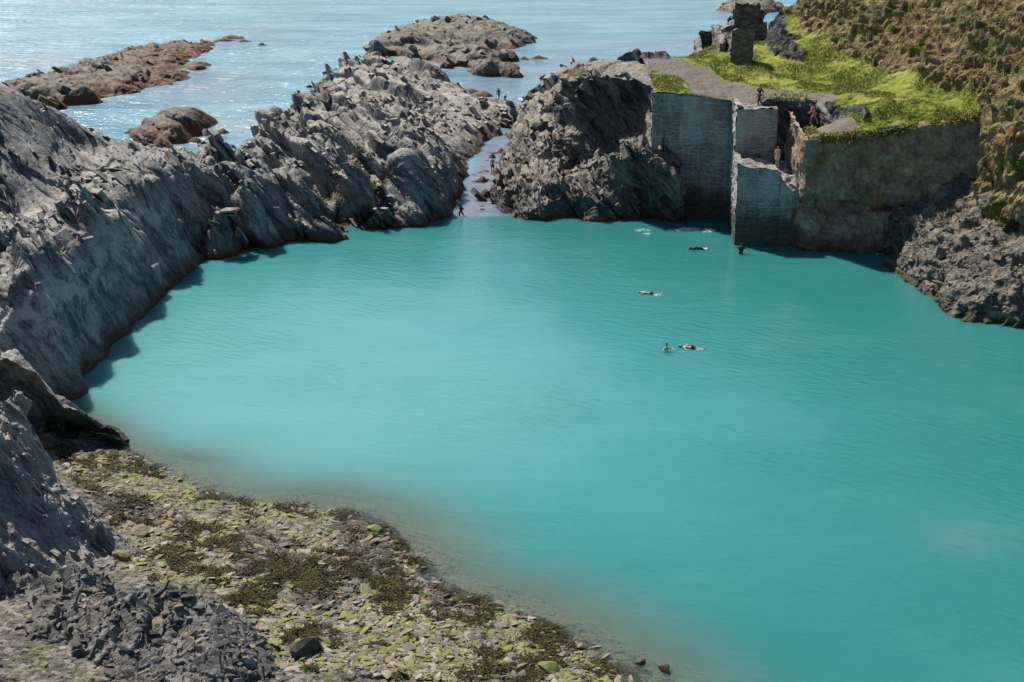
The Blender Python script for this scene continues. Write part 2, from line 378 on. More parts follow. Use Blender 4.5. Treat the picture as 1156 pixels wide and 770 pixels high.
# ------------------------------------------------------------------ light
SUN_AZ = (-0.64, 0.77); SUN_EL = R(50)
def light():
    w = bpy.data.worlds.new('World'); SC.world = w; w.use_nodes = True; nt = w.node_tree
    bg = nt.nodes['Background']; sky = nt.nodes.new('ShaderNodeTexSky'); sky.sky_type = 'NISHITA'; sky.sun_disc = False
    az = math.atan2(SUN_AZ[0], SUN_AZ[1])
    sky.sun_elevation = SUN_EL; sky.sun_rotation = az; sky.air_density = 1.0; sky.dust_density = .6; sky.ozone_density = 1.5
    nt.links.new(sky.outputs[0], bg.inputs[0]); bg.inputs[1].default_value = .062
    l = bpy.data.lights.new('sun', 'SUN'); l.energy = 5.0; l.angle = R(.53); l.color = (1, .92, .80)
    o = link(bpy.data.objects.new('sun', l))
    n = math.hypot(*SUN_AZ); d = Vector((SUN_AZ[0]/n*math.cos(SUN_EL), SUN_AZ[1]/n*math.cos(SUN_EL), math.sin(SUN_EL)))
    o.rotation_euler = d.to_track_quat('Z', 'Y').to_euler(); o.location = d*80+Vector((0, 100, 0))
    SC.view_settings.view_transform = 'Standard'; SC.view_settings.look = 'None'; SC.view_settings.exposure = .6
    SC.view_settings.gamma = 1; SC.view_settings.use_curve_mapping = False
light()
SC.cycles.max_bounces = 6; SC.cycles.diffuse_bounces = 3; SC.cycles.glossy_bounces = 3; SC.cycles.transparent_max_bounces = 12
SC.cycles.caustics_reflective = False; SC.cycles.caustics_refractive = False

# ------------------------------------------------------------------ left ridge and promontory
M_SLATE = slate_mat('slate', crust=True)
M_REEF = slate_mat('reef_rock', tide=.5, kelp=.85, n=(.55, .2, .8), dark=(.016, .016, .016), mid=(.05, .048, .044), pale=(.21, .195, .165), tan=(.19, .155, .10), tan_amt=.45, freq=2.0, kelp_col=(.12, .05, .012))
M_WREEF = slate_mat('weedy_reef_rock', dark=(.012, .011, .010), mid=(.036, .033, .029), pale=(.17, .155, .135), tide=.8, kelp=2.2, n=(.55, .2, .8), tan_amt=.35, freq=2.0, kelp_col=(.12, .058, .014))
def left_points():
    P = []
    water = [(0, 478), (30, 468), (65, 456), (88, 432), (110, 410), (150, 370), (190, 330), (235, 287), (270, 278), (330, 270), (365, 272), (400, 262), (430, 255), (480, 250), (500, 244), (508, 228), (518, 208), (530, 192), (541, 172), (553, 156), (572, 149)]
    cen = np.array([3.0, 95.0])
    for a_, b_ in zip(water[:8], water[1:9]):
        A_, B_ = W(*a_), W(*b_); k_ = int(np.linalg.norm(B_-A_)/2.2)
        for t_ in range(1, k_): P.append(A_+(B_-A_)*t_/k_)
    for i, q in enumerate(water):
        p = W(*q); P.append(p)
        d = cen-p[:2]
        if i > 13: d = np.array([4.0, -1.0])
        d /= np.linalg.norm(d); P.append(np.array([p[0]+d[0]*2.5, p[1]+d[1]*2.5, -2.2]))
        if i < 16: P.append(np.array([p[0]+d[0]*9, p[1]+d[1]*9, -5.0]))
    pts = [(-15, 430, 4.6), (15, 400, 5.0), (60, 345, 5.3), (85, 315, 5.5), (115, 292, 5.5), (150, 257, 5.7), (190, 228, 5.6), (215, 215, 5.2),
        (-20, 300, 7.5), (0, 290, 7.5), (30, 262, 7.6), (60, 245, 7.8), (100, 215, 7.8), (140, 190, 8), (180, 165, 8), (225, 158, 7.3),
        (5, 258, 5.5), (60, 222, 6), (90, 190, 7), (120, 165, 7.5), (25, 235, 5.8),
        (0, 200, 8), (0, 150, 10.5), (0, 107, 13), (40, 115, 12), (75, 135, 10), (105, 148, 8.5), (45, 160, 9.3), (80, 165, 8),
        (130, 152, 7.8), (165, 155, 7.5), (200, 158, 7.4), (240, 168, 6.8), (265, 160, 6.5), (290, 140, 6), (310, 122, 5.4), (325, 105, 4.6), (345, 90, 4.2), (395, 68, 4), (440, 66, 3.5), (490, 80, 3), (520, 98, 1.4),
        (330, 130, 4.5), (370, 125, 3.5), (420, 115, 3), (480, 118, 2.3), (540, 122, 1.3), (590, 122, 1.2), (630, 122, 1.2),
        (300, 150, 5.5), (350, 150, 3.5), (400, 150, 3.2), (450, 150, 3), (500, 145, 2.5), (550, 140, 1.2), (455, 95, 2.6), (400, 95, 3.0), (400, 80, 3.9),
        (260, 190, 6), (300, 182, 5.6), (350, 175, 5.2), (400, 172, 5.0), (450, 170, 4.6), (495, 165, 3.3), (530, 161, .9),
        (280, 213, 4.8), (340, 200, 4.8), (400, 190, 5), (450, 188, 4.8), (480, 185, 4), (508, 186, 2.2),
        (345, 222, 1.8), (400, 223, 1.7), (440, 226, 1.7), (475, 228, 1.7), (494, 224, 1.2),
        (240, 235, 4), (270, 232, 3.6), (310, 232, 2.8), (350, 236, 1.5), (400, 238, 1.3), (430, 238, 1.5), (475, 239, 1.1), (490, 234, .9)]
    low = lambda q: (q[0], q[1]+8, q[2]) if 125 <= q[0] <= 350 and q[1] <= 168 else q     # the fins on the crest rise this much above the bed
    P += [W(*low(q)) for q in pts]
    for q in [(75, 135, 10), (105, 148, 8.5), (130, 152, 7.8), (165, 155, 7.5), (200, 158, 7.4), (240, 168, 6.8), (265, 160, 6.5), (290, 140, 6), (310, 122, 5.4), (325, 105, 4.6), (345, 90, 4.2), (395, 68, 4), (440, 66, 3.5), (490, 80, 3), (520, 98, 1.4), (545, 108, .8), (575, 110, .8)]:
        p = W(*low(q)); P.append(beyond(p, 9 if q[2] > 2 else 4, -.6)); P.append(beyond(p, 18, -3))
    for q in [(-51, 138, 5), (-62, 128, 40), (-55, 126, 25), (-54, 118, 25), (-60, 114, 36), (-68, 132, 44), (-60, 138, 14), (-66, 145, 4), (-58, 146, -1), (-50, 146, -1.5), (-48, 156, -3), (-60, 160, -3), (-70, 170, -3), (-80, 190, -4), (-62, 190, -4), (-75, 220, -4), (-90, 240, -4), (-40, 160, -3), (-78, 150, 2), (-70, 110, 32), (-58, 102, 18), (-51, 112, 15.5), (-45, 92, 9), (-42, 78, 8), (-38, 84, 8), (-60, 80, 10),  # includes an unseen hill beyond the left edge, heightened to shade the dome
              (-30, 195, -3), (-45, 190, -3), (-15, 260, -3), (-40, 240, -3), (15, 240, -3), (-5, 245, -3)]: P.append(np.array(q, float))
    return P
RL = RBF(left_points(), 1.0)
def left_ridge():
    X, Y = fan_grid(-.50, .045, .00075, 74, 255, .00075)
    Z = RL(X, Y)
    keep = Z > -1.2
    G = np.stack([X, Y, Z], -1).astype(np.float32)
    N = grid_normals(G).astype(np.float32)
    up = N[..., 2]; 
    flat = smooth01(185, 205, Y)                      # the outer reef is rounder
    near = 1-smooth01(108, 128, Y)
    d = slate(G, 1.0, NB, 0, ((5.5, .42, 2.6), (2.4, .9, 4.0), (.95, 1.0, 4.5), (.40, .85, 5.0)))
    rough = (ridged(G/2.2, 4, 4)-.55)*.7+(fbm(G/5, 4, 8)-.5)*1.9
    face = smooth01(.85, .5, up)*near
    dome = smooth01(-27, -32, X-.0*Y)*smooth01(104, 112, Y)*(1-smooth01(135, 145, Y)); face = np.maximum(face, .8*dome)                # the quarried faces above the cove are smoother
    chan = smooth01(485, 520, 578+1605*X/np.sqrt(Y*Y+400))*(1-smooth01(3, 5, Z))
    amp = (1-.85*face)*(1-.35*flat)*(1-.6*chan)
    edge = smooth01(-1.0, .3, Z)
    G = G+N*(d*amp*1.15+rough*(1-.95*face)*.45)[..., None]*(.35+.65*edge)[..., None]
    mask = keep.copy(); mask[1:] |= keep[:-1]; mask[:-1] |= keep[1:]
    F = grid_faces(*X.shape, mask); V, F = compact(G.reshape(-1, 3), F)
    NG = grid_normals(G); global LG; LG = (G, NG[..., 2], X, Y)
    rg = np.random.default_rng(5)
    ii = np.argwhere((Z > .25) & (Z < 14)); jj = ii[rg.integers(0, len(ii), 30000)]; P = G[jj[:, 0], jj[:, 1]].astype(float)
    fc = face[jj[:, 0], jj[:, 1]]; Yv = P[:, 1]; den = fbm(P/3.0, 3, 71)
    ok = (den > .47-.10*fc) & (Yv > 85) & (rg.random(len(P)) < np.where(fc > .5, .35, np.where(Yv > 190, .5, .8))); P, fc, Yv, jj = P[ok], fc[ok], Yv[ok], jj[ok]; m = len(P)
    k = np.clip(rg.pareto(2.2, m)*.55+.45, .45, 2.0)*np.where(Yv > 175, 1.15, 1.0)
    La, Lb, Th = k*rg.uniform(.45, 1.0, m), k*rg.uniform(.35, .8, m), k*rg.uniform(.10, .24, m)
    La = np.minimum(np.where(fc > .4, La*1.7, La), 2.0); Lb = np.where(fc > .4, Lb*1.2, Lb); Th = np.where(fc > .4, Th*.55, Th)
    n0 = np.array(NB)/np.linalg.norm(NB); nn = n0[None]*(1-.75*fc[:, None])+NG[jj[:, 0], jj[:, 1]]*(.75*fc[:, None])
    nn = nn+np.stack([(fbm(P/7, 2, 73)-.5)*.5, (fbm(P/7, 2, 74)-.5)*.7, np.zeros(m)], -1)
    V2, F2 = plates(P, nn, La, Lb, Th, rg, .07, NG[jj[:, 0], jj[:, 1]], (.05, .34), fc); V, F = join((V, F), (V2, F2))
    o = mesh_obj('rocky_headland', V, F, M_SLATE); tag(o, kind='structure', label='long slate promontory of upturned beds enclosing the left side of the cove')
left_ridge()

# ------------------------------------------------------------------ rocks standing in the sea
def in_poly(X, Y, poly):
    ins = np.zeros(X.shape, bool); n = len(poly)
    for i in range(n):
        x1, y1 = poly[i][:2]; x2, y2 = poly[(i+1) % n][:2]
        if y1 == y2: continue
        c = ((y1 > Y) != (y2 > Y)) & (X < (x2-x1)*(Y-y1)/(y2-y1)+x1); ins ^= c
    return ins
def contour_rock(name, outline, tops, label, cat='rock', group=None, mat=None, step=.16, slope=1.2, amp=.7, n=(.5, .3, .8), seed=0, z0=-.2, world=False):
    O = np.array([W(a, b, 0) if not world else np.array([a, b, 0.]) for a, b in outline])
    T = [W(*q) if not world else np.array(q, float) for q in tops]
    c = O[:, :2].mean(0); pts = []
    m = rail(np.vstack([O, O[:1]]), max(24, len(O)*3))[:-1]
    for i, p in enumerate(m):
        t = m[(i+1) % len(m)]-m[i-1]; nn = np.array([t[1], -t[0]]); nn /= np.linalg.norm(nn)+1e-9
        e = p[:2]+nn*.05
        if in_poly(e[0:1], e[1:2], m)[0]: nn = -nn
        pts.append((p[0], p[1], z0))
        for k_, zz in ((1, -1.2), (3, -2.5)):
            q = p[:2]+nn*slope*k_
            if not in_poly(q[0:1], q[1:2], m)[0] and np.linalg.norm(m[:, :2]-q, axis=1).min() > slope*k_*.7: pts.append((q[0], q[1], zz))
    lo = O.min(0)-2.0; hi = O.max(0)+2.0
    for gx in np.linspace(lo[0]-4, hi[0]+4, 12):
        for gy in np.linspace(lo[1]-4, hi[1]+4, 12):
            if not in_poly(np.array([gx]), np.array([gy]), m)[0] and np.linalg.norm(m[:, :2]-[gx, gy], axis=1).min() > max(4*slope, 2.5): pts.append((gx, gy, -4))
    R_ = RBF(pts+[tuple(t) for t in T], .3 if world else 1.4)
    X, Y = np.meshgrid(np.arange(lo[0], hi[0], step), np.arange(lo[1], hi[1], step*1.4))
    Z = R_(X, Y); G = np.stack([X, Y, Z], -1).astype(np.float32); N = grid_normals(G).astype(np.float32)
    d = slate(G, .9, n, seed, warp=.7)+(ridged(G/1.8, 4, seed+2)-.55)*.6+(fbm(G/4, 3, seed)-.5)*1.5
    sc = min(1.0, max(t[2] for t in T)/2.2)
    G += N*(d*amp*sc)[..., None]
    keep = Z > -.9
    F = grid_faces(*X.shape, keep); V, F = compact(G.reshape(-1, 3), F)
    if not world:
        rg = np.random.default_rng(seed+90); ii = np.argwhere(Z > .2); jj = ii[rg.integers(0, len(ii), int(min(1600, len(ii)*step*step*2.2)))]; P = G[jj[:, 0], jj[:, 1]].astype(float); m = len(P); kk = np.clip(rg.pareto(2.2, m)*.6+.5, .5, 2.4)*(.6+.4*amp)*step/.2
        V, F = join((V, F), plates(P, (.6, .3, .75), kk*rg.uniform(.5, 1, m), kk*rg.uniform(.5, 1.1, m), kk*rg.uniform(.15, .35, m), rg, .14, grid_normals(G)[jj[:, 0], jj[:, 1]], (.04, .22)))
    b = np.array([V[:, 0].mean(), V[:, 1].mean(), 0]); o = mesh_obj(name, V-b, F, mat or M_REEF); o.location = b
    return tag(o, label, cat, group)
contour_rock('sea_rock', [(0, 112), (20, 116), (60, 121), (100, 120), (118, 110), (160, 104), (205, 93), (238, 74), (225, 72), (200, 80), (210, 70), (236, 58), (246, 47), (205, 51), (150, 58), (100, 72), (40, 92), (-10, 100), (-60, 108), (-60, 118)],
    [(-30, 98, 2.4), (0, 96, 2.6), (30, 92, 2.5), (60, 88, 2.4), (95, 78, 2.4), (130, 66, 2), (160, 59, 1.6), (195, 54, 1.1), (230, 50, .5), (60, 108, 1.8), (20, 106, 1.8), (80, 97, 2.2), (40, 100, 2.3), (-20, 108, 1.6), (100, 105, 1.5), (140, 90, 1.4), (170, 80, 1.0), (190, 90, .4), (215, 80, .3)],
    'long low reef with a rusty brown weed skirt, farthest left in the sea', mat=M_WREEF, amp=.75, step=.22, seed=3)
contour_rock('sea_rock', [(412, 54), (425, 62), (470, 66), (520, 76), (545, 87), (580, 86), (588, 76), (560, 66), (520, 60), (545, 56), (580, 56), (604, 48), (608, 43), (585, 36), (545, 31), (480, 31), (440, 38)],
    [(425, 46, 3.0), (445, 38, 3.2), (475, 35, 3.2), (510, 33, 3), (550, 35, 2.6), (585, 40, 1.6), (470, 52, 2.6), (510, 62, 2.2), (550, 72, 2.0), (575, 77, 1.4), (555, 48, 2.0), (530, 54, 2.1), (500, 50, 2.6), (575, 62, 1.0), (560, 58, 1.5)],
    'largest offshore rock, two humps with a tongue reaching towards the ruin', amp=.8, step=.24, seed=8)
contour_rock('sea_rock', [(150, 158), (185, 166), (215, 160), (232, 150), (246, 138), (240, 132), (210, 130), (185, 136), (160, 142), (140, 150)],
    [(160, 148, 1.7), (188, 138, 2.0), (215, 133, 1.9), (236, 134, .9), (200, 148, 1.4), (180, 152, 1.6), (224, 142, 1.1)],
    'small rusty topped reef just behind the left ridge', mat=M_WREEF, amp=.6, step=.16, seed=12)
contour_rock('sea_rock', [(810, 12), (830, 15), (870, 15), (888, 10), (880, 5), (850, 2), (820, 2)],
    [(822, 6, 2.2), (840, 3, 3.0), (860, 7, 2.0), (878, 8, 1.0)], 'distant low rock in the sea behind the ruin', amp=.7, step=.3, seed=15)
contour_rock('sea_rock', [(693, 70), (700, 74), (728, 74), (730, 68), (715, 63), (698, 64)],
    [(705, 62, 2.0), (715, 56, 3.0), (722, 58, 2.4)], 'stubby dark rock poking up behind the flat headland top', amp=.5, step=.14, seed=19)
wash = [(262, 43, 3.0, 1.2, .25), (275, 47, 1.8, .8, .2), (296, 51, 1.2, .5, .2), (255, 46, 2.4, .8, .2), (232, 152, 1.2, .8, .35), (240, 160, 1.5, .8, .3), (222, 160, 1.0, .6, .25), (608, 66, 2.2, .9, .3), (592, 67, 1.2, .5, .2),
        (252, 150, 1.0, .6, .2), (545, 108, 2.0, 1.0, .35), (530, 105, 2.5, 1.0, .45), (560, 196, .9, .6, .35), (548, 222, 1.0, .6, .4), (556, 178, .6, .4, .2), (566, 172, .8, .5, .25), (570, 205, .7, .4, .25), (545, 205, .8, .5, .25)]
wl = {11: 'weedy boulder awash beside the far wader in the gap', 13: 'round dark boulder in the pale channel water', }
for i, (a, b, rx, ry, h) in enumerate(wash):
    p = W(a, b); pts = [(p[0]+rx*math.cos(t)*rnd.uniform(.75, 1.2), p[1]+ry*1.6*math.sin(t)*rnd.uniform(.75, 1.2)) for t in np.arange(0, 6.28, .7)]
    o = contour_rock('sea_boulder', pts, [(p[0], p[1], h+.35), (p[0]+rx*.4, p[1], h), (p[0]-rx*.4, p[1]+.3, h*.9)], 'low wet boulder with brown weed awash in the sea' if i < 12 else 'small dark boulder standing in the pale channel', 'boulder',
        'boulders awash in the sea' if i < 12 else 'boulders in the channel', step=.1, amp=.35, seed=20+i, world=True, slope=.5)
    if i == 13: o['label'] = 'round dark boulder in the channel nearest the lagoon'; 
    if i == 4: pass

# ------------------------------------------------------------------ centre headland (dark alcove beside the tall wall)
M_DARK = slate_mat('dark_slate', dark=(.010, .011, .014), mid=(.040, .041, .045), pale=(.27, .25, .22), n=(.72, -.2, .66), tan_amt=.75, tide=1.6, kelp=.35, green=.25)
def lp(rail_pts, ext=12):
    r = [W(*q) if len(q) == 3 else WD(q[0], q[1], q[3]) for q in rail_pts]
    return r
def centre():
    w0 = [(562, 232, 0), (579, 247, 0), (615, 250, 0), (654, 244, 0), (676, 248, 0), (732, 246, 0), (775, 250, 0)]
    r1 = lp(w0)
    r0 = [np.array([p[0]*.97-.3, p[1]-1.2, -2.2]) for p in r1]
    r2 = lp([(562, 218, .9), (580, 226, 1.5), (612, 226, 1.8), (650, 223, 1.6), (675, 226, 1.6), (728, 222, 2.0), (772, 232, 0, 129.4)])
    r3 = lp([(566, 204, 2.2), (585, 201, 2.8), (605, 199, 3.3), (630, 193, 3.8), (660, 181, 4.7), (712, 170, 0, 130.6), (768, 198, 0, 129.8)])
    r4 = lp([(572, 196, 2.0), (592, 187, 2.6), (612, 183, 3.3), (640, 183, 0, 140.5), (672, 183, 0, 140.5), (720, 166, 0, 131.2), (762, 188, 0, 130.3)])
    r5 = lp([(578, 175, 2.2), (596, 170, 3.6), (616, 160, 5.2), (645, 150, 0, 142), (680, 150, 0, 142.5), (712, 152, 0, 140), (750, 172, 0, 130.6)])
    r6 = lp([(584, 150, 2.4), (604, 140, 5.2), (624, 120, 8.6), (650, 112, 0, 142.5), (682, 112, 0, 143), (716, 113, 0, 141.5), (741, 130, 0, 133)])
    r7 = lp([(594, 125, 3.2), (612, 104, 7.6), (638, 91, 11.2), (660, 89, 11.9), (685, 89, 11.9), (716, 90, 11.9), (748, 102, 0, 134)])
    r8 = lp([(602, 116, 2.6), (609, 95, 8.0), (632, 80, 11.2), (648, 72, 12), (680, 67, 12), (712, 67, 12), (756, 71, 11.9)])
    r9 = [beyond(p, 5, max(-1, p[2]*.35)) for p in r8]; r10 = [beyond(p, 10, -3) for p in r8]
    rs = [r0, r1, r2, r3, r4, r5, r6, r7, r8, r9, r10]
    for r in rs: r.insert(0, np.array([r[0][0]-1.6, r[0][1]+.6, -1.8]))
    G = loft(rs, 420, [16, 26, 26, 18, 30, 46, 36, 40, 30, 20, 1], 3).astype(np.float32)
    N = grid_normals(G).astype(np.float32)
    if N[60, 200, 1] > 0: N = -N
    top = smooth01(.55, .9, N[..., 2])*smooth01(10, 11.5, G[..., 2])
    d = slate(G, 1.1, (.72, -.2, .66), 31)+(ridged(G/2.0, 4, 7)-.55)*1.2+(fbm(G/4, 3, 5)-.5)*1.8
    alc = smooth01(5.5, 7.5, G[..., 2])*smooth01(.5, .2, np.abs(N[..., 2])); d = d*(1-.6*alc)-.5*alc
    G = G+N*(d*(1-.75*top)*.85)[..., None]
    rg = np.random.default_rng(8); N = grid_normals(G); N = N if N[60, 200, 1] < 0 else -N
    ii = np.argwhere((G[..., 2] > .3) & (top < .4) & (alc < .6)); jj = ii[rg.integers(0, len(ii), 2600)]; P = G[jj[:, 0], jj[:, 1]].astype(float); m = len(P); kk = np.clip(rg.pareto(2.2, m)*.5+.35, .35, 1.8)
    VF = plates(P, (.70, -.15, .62), kk*rg.uniform(.5, 1, m), kk*rg.uniform(.4, .9, m), kk*rg.uniform(.12, .3, m), rg, .16, N[jj[:, 0], jj[:, 1]], (.04, .24))
    V, F = join((G, grid_faces(*G.shape[:2])), VF)
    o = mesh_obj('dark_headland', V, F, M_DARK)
    tag(o, kind='structure', label='dark hollowed slate headland between the channel and the tall wall')
centre()
def seep():  # turf fringe on top of the headland: built with the grass below
    pass

# ------------------------------------------------------------------ right side: plateau, slope
FRONT = [(752, 99, 11.9), (737, 104, 11.75), (785, 108, 11.55), (824, 113, 11.3), (832, 122, 11.0), (858, 121, 11.0), (866, 114, 11.5), (882, 113, 11.5), (905, 114, 11.4), (922, 116, 11.2), (932, 126, 10.8), (941, 137, 10.2), (915, 148, 9.8), (914, 156, 9.8), (945, 153, 10.0), (976, 151, 10.2), (1036, 142, 10.8), (1082, 135, 11.2), (1106, 127, 11.8)]
FW = [W(*q) for q in FRONT]
def right_pts():
    P = [p for p in FW]
    P += [W(*q) for q in [(665, 68, 12), (745, 70, 11.9), (760, 70, 12), (790, 62, 12.3), (815, 60, 12.2), (860, 45, 12), (890, 42, 12.3), (800, 95, 11.9), (850, 100, 12), (900, 80, 12.2), (880, 60, 12), (950, 110, 12), (1000, 120, 12), (1050, 118, 12.2), (930, 75, 12.6), (965, 135, 11),
        (905, 35, 12.6), (940, 55, 12.6), (1000, 85, 12.6), (1080, 105, 12.4), (1112, 128, 11.9), (903, 0, 17), (905, 18, 15)]]
    P += [WD(*q) for q in [(1000, 40, 146), (1000, 0, 152), (950, 20, 166), (950, 0, 169), (1100, 0, 136), (1100, 60, 128), (1050, 40, 137), (1156, 0, 126), (1156, 60, 119), (1156, 130, 110), (1156, 200, 103), (1124, 200, 109.5), (1116, 165, 113.5), (1114, 240, 109.5),  (1220, 200, 96), (1220, 100, 104), (1220, 0, 114)]]
    for p in [W(760, 70, 12), W(790, 60, 12.3), W(860, 40, 12), W(890, 36, 12.5)]: P.append(beyond(p, 8, 4)); P.append(beyond(p, 16, -2))
    P += [np.array(q, float) for q in [(41.5, 197, 17), (36, 198, 1), (38, 210, -1), (42, 222, 0), (47, 215, 20), (55, 160, 25), (60, 130, 25), (60, 100, 22), (80, 120, 30), (70, 80, 18), (48, 190, 26), (75, 160, 30)]]
    return P
RR = RBF(right_pts()+[W(*t)+np.array([.6, 1.8, -.2]) for t in [(1078, 250, 4.2), (1104, 262, 4.4), (1132, 270, 4.6), (1165, 276, 4.9), (1238, 286, 5.0), (1420, 320, 5.0), (1670, 380, 5.0)]]+[p+np.array([0, -2.2, 0]) for p in FW[13:-1]], 1.0)
def px_mask(X, Y, Z, poly, soft=None):
    P_ = [W(*q) for q in poly]; return in_poly(X, Y, P_)
POLY_R = [W(718, 67, 12)+np.array([0, 5, 0]), W(742, 99, 12)] + FW[1:] + [np.array([38.5, 117, 0]), np.array([37.5, 113.5, 0]), np.array([36.2, 112, 0]), W(1104, 262, 4.4)+np.array([.1, 1.2, 0]), W(1132, 270, 4.6)+np.array([.2, 1.0, 0]), W(1165, 276, 4.9)+np.array([.2, .8, 0]), W(1238, 286, 5), W(1420, 320, 5)+np.array([.3, .8, 0]), W(1670, 380, 5)+np.array([.3, .6, 0]), np.array([95, 60, 0]), np.array([100, 190, 0]), np.array([60, 232, 0]), np.array([44.2, 216, 0]), np.array([38.2, 188, 0]), W(892, 40, 12.3)+np.array([0, 5, 0]), W(860, 44, 12)+np.array([0, 5, 0]), W(815, 59, 12.2)+np.array([0, 5, 0]), W(760, 69, 11.9)+np.array([0, 5, 0])]
def blur(a, k):
    for _ in range(k):
        a = (a+np.roll(a, 1, 0)+np.roll(a, -1, 0)+np.roll(a, 1, 1)+np.roll(a, -1, 1))/5
    return a
M_GROUND = ground_mat()
def cover_of(X, Y):
    path = in_poly(X, Y, [hit(q[0], q[1], RR) for q in [(640, 74), (700, 66), (760, 69), (800, 78), (815, 90), (850, 98), (900, 104), (940, 108), (950, 112), (900, 112), (862, 116), (858, 123), (830, 124), (780, 106), (772, 92), (735, 80), (690, 84), (640, 86)]])
    p2 = in_poly(X, Y, [hit(q[0], q[1], RR) for q in [(925, 120), (945, 138), (970, 148), (935, 154), (920, 150), (938, 140)]])
    scrub = in_poly(X, Y, [hit(899, 0, RR), hit(903, 30, RR), hit(918, 42, RR), hit(940, 56, RR), hit(975, 66, RR), hit(1000, 84, RR), hit(1045, 92, RR), hit(1080, 106, RR), hit(1106, 122, RR), hit(1104, 165, RR), hit(1106, 240, RR), hit(1000, 240, RR), np.array([34, 110, 0]), np.array([45, 90, 0]), np.array([100, 60, 0]), np.array([100, 230, 0]), np.array([30, 240, 0])])
    rock = in_poly(X, Y, [hit(q[0], q[1], RR) for q in [(930, 118), (950, 122), (985, 132), (978, 140), (950, 137)]]) | in_poly(X, Y, [hit(q[0], q[1], RR) for q in [(866, 58), (895, 52), (912, 62), (905, 70), (880, 68)]]) | in_poly(X, Y, [hit(q[0], q[1], RR) for q in [(858, 46), (890, 38), (905, 44), (890, 54), (865, 54)]]) | in_poly(X, Y, [hit(q[0], q[1], RR) for q in [(640, 70), (700, 62), (760, 66), (755, 69), (700, 68), (640, 78)]])
    return path | p2, scrub, rock
def plateau():
    X, Y = fan_grid(.035, .75, .0009, 76, 222, .0009)
    Z = RR(X, Y); keep = in_poly(X, Y, POLY_R) & (Z > -1)
    C_ = list(cover_of(X, Y)); C_[1] = C_[1] | (Z < 9.3) | (Z > 15.5)
    path, scrub, rock = [blur(a.astype(np.float32), 3) for a in C_]
    G = np.stack([X, Y, Z], -1).astype(np.float32); N = grid_normals(G).astype(np.float32)
    soft = np.clip(scrub+.25, 0, 1)
    dd = (fbm(G/3.5, 4, 3)-.5)*2.6*soft+(ridged(G/1.5, 3, 6)-.5)*1.0*soft
    f1, f2, rv = worley(G/1.1, 5); dd = dd+scrub*(.45-f1)*1.0-scrub*.5*smooth01(.55, .75, fbm(G/1.4, 3, 15))
    dd += (1-soft)*((fbm(G/1.2, 3, 4)-.5)*.5+(ridged(G/.7, 2, 3)-.5)*.25)*(1-path*.85)
    dd += rock*(ridged(G/1.0, 3, 8)-.35)*1.1
    edge = blur(keep.astype(np.float32), 6); dd *= smooth01(.6, 1.0, edge)
    G += N*dd[..., None]
    F = grid_faces(*X.shape, keep)
    cv = np.stack([path, scrub, rock, np.ones_like(path)], -1).reshape(-1, 4)
    u, inv = np.unique(F, return_inverse=True)
    o = mesh_obj('headland_ground', G.reshape(-1, 3)[u], inv.reshape(F.shape), M_GROUND, smooth=False)
    at = o.data.color_attributes.new('cover', 'FLOAT_COLOR', 'POINT'); at.data.foreach_set('color', cv[u].astype(np.float32).ravel())
    tag(o, kind='structure', label='turf plateau with a cinder path under a brown scrubby slope')
    return X, Y, G, keep, path, scrub, rock, N
PL = plateau()

M_BLOCK = slate_mat('quarry_face', dark=(.055, .040, .030), mid=(.185, .135, .098), pale=(.44, .36, .275), n=(.35, .25, .9), stretch=1.6, freq=1.1, tan_amt=.5, tide=1.8, kelp=.25, rust=.75)
def right_block():
    """the quarried rock face under the turf, with the undercut ledge and the dark foot in the water"""
    top = [W(914, 156, 9.8), W(945, 153, 10.0), W(976, 151, 10.2), W(1036, 142, 10.8), W(1082, 135, 11.2), W(1106, 127, 11.8)]
    ys = [119.3, 118.8, 118.6, 118.4, 117.8, 117.2]; xs = [p[0] for p in top]
    def lv(z, off): return [np.array([x, y+off, z+.2*i/5*0]) for i, (x, y) in enumerate(zip(xs, ys))]
    rs = [[p+np.array([0, 1.6, -.3]) for p in top], [p+np.array([0, -.12, -.1]) for p in top], lv(7.5, .2), lv(5.2, -.1), lv(4.3, .1), lv(4.0, 1.1), lv(3.3, 1.4), lv(3.0, .5), lv(1.6, .0), lv(0, -.35), lv(-2, -.8)]
    for r in rs:                                         # returns into the tower platform on the left side
        p = r[0]; r.insert(0, np.array([p[0]-.15-.08*max(0, 8-p[2])*.0, p[1]+.5, p[2]])); r.insert(0, np.array([p[0]+.1, p[1]+9.5, p[2]+(.9 if p[2] > 9 else 0)]))
        q = r[-1]; r.append(np.array([q[0]+.8, q[1]+.9, q[2]]))
    G = loft(rs, 300, [8, 30, 30, 14, 10, 10, 10, 18, 20, 10], 2, False).astype(np.float32); N = grid_normals(G).astype(np.float32)
    if N[40, 150, 1] > 0: N = -N
    d = (fbm(G/3.0, 4, 14)-.5)*1.7+(ridged(G/np.array([1.4, 1.4, 2.6], np.float32), 4, 2)-.55)*.7+slate(G, .45, (.8, .5, .25), 21, ((1.4, .9, 2.0), (.5, .8, 2.5)))
    fade = smooth01(0, 1, np.minimum(1, np.arange(G.shape[0])/10))[:, None]
    G += N*(d*fade*.85)[..., None]
    o = mesh_obj('rock_face', G.reshape(-1, 3), grid_faces(*G.shape[:2]), M_BLOCK); tag(o, kind='structure', label='tall quarried rock face in shade under the turf edge')
right_block()
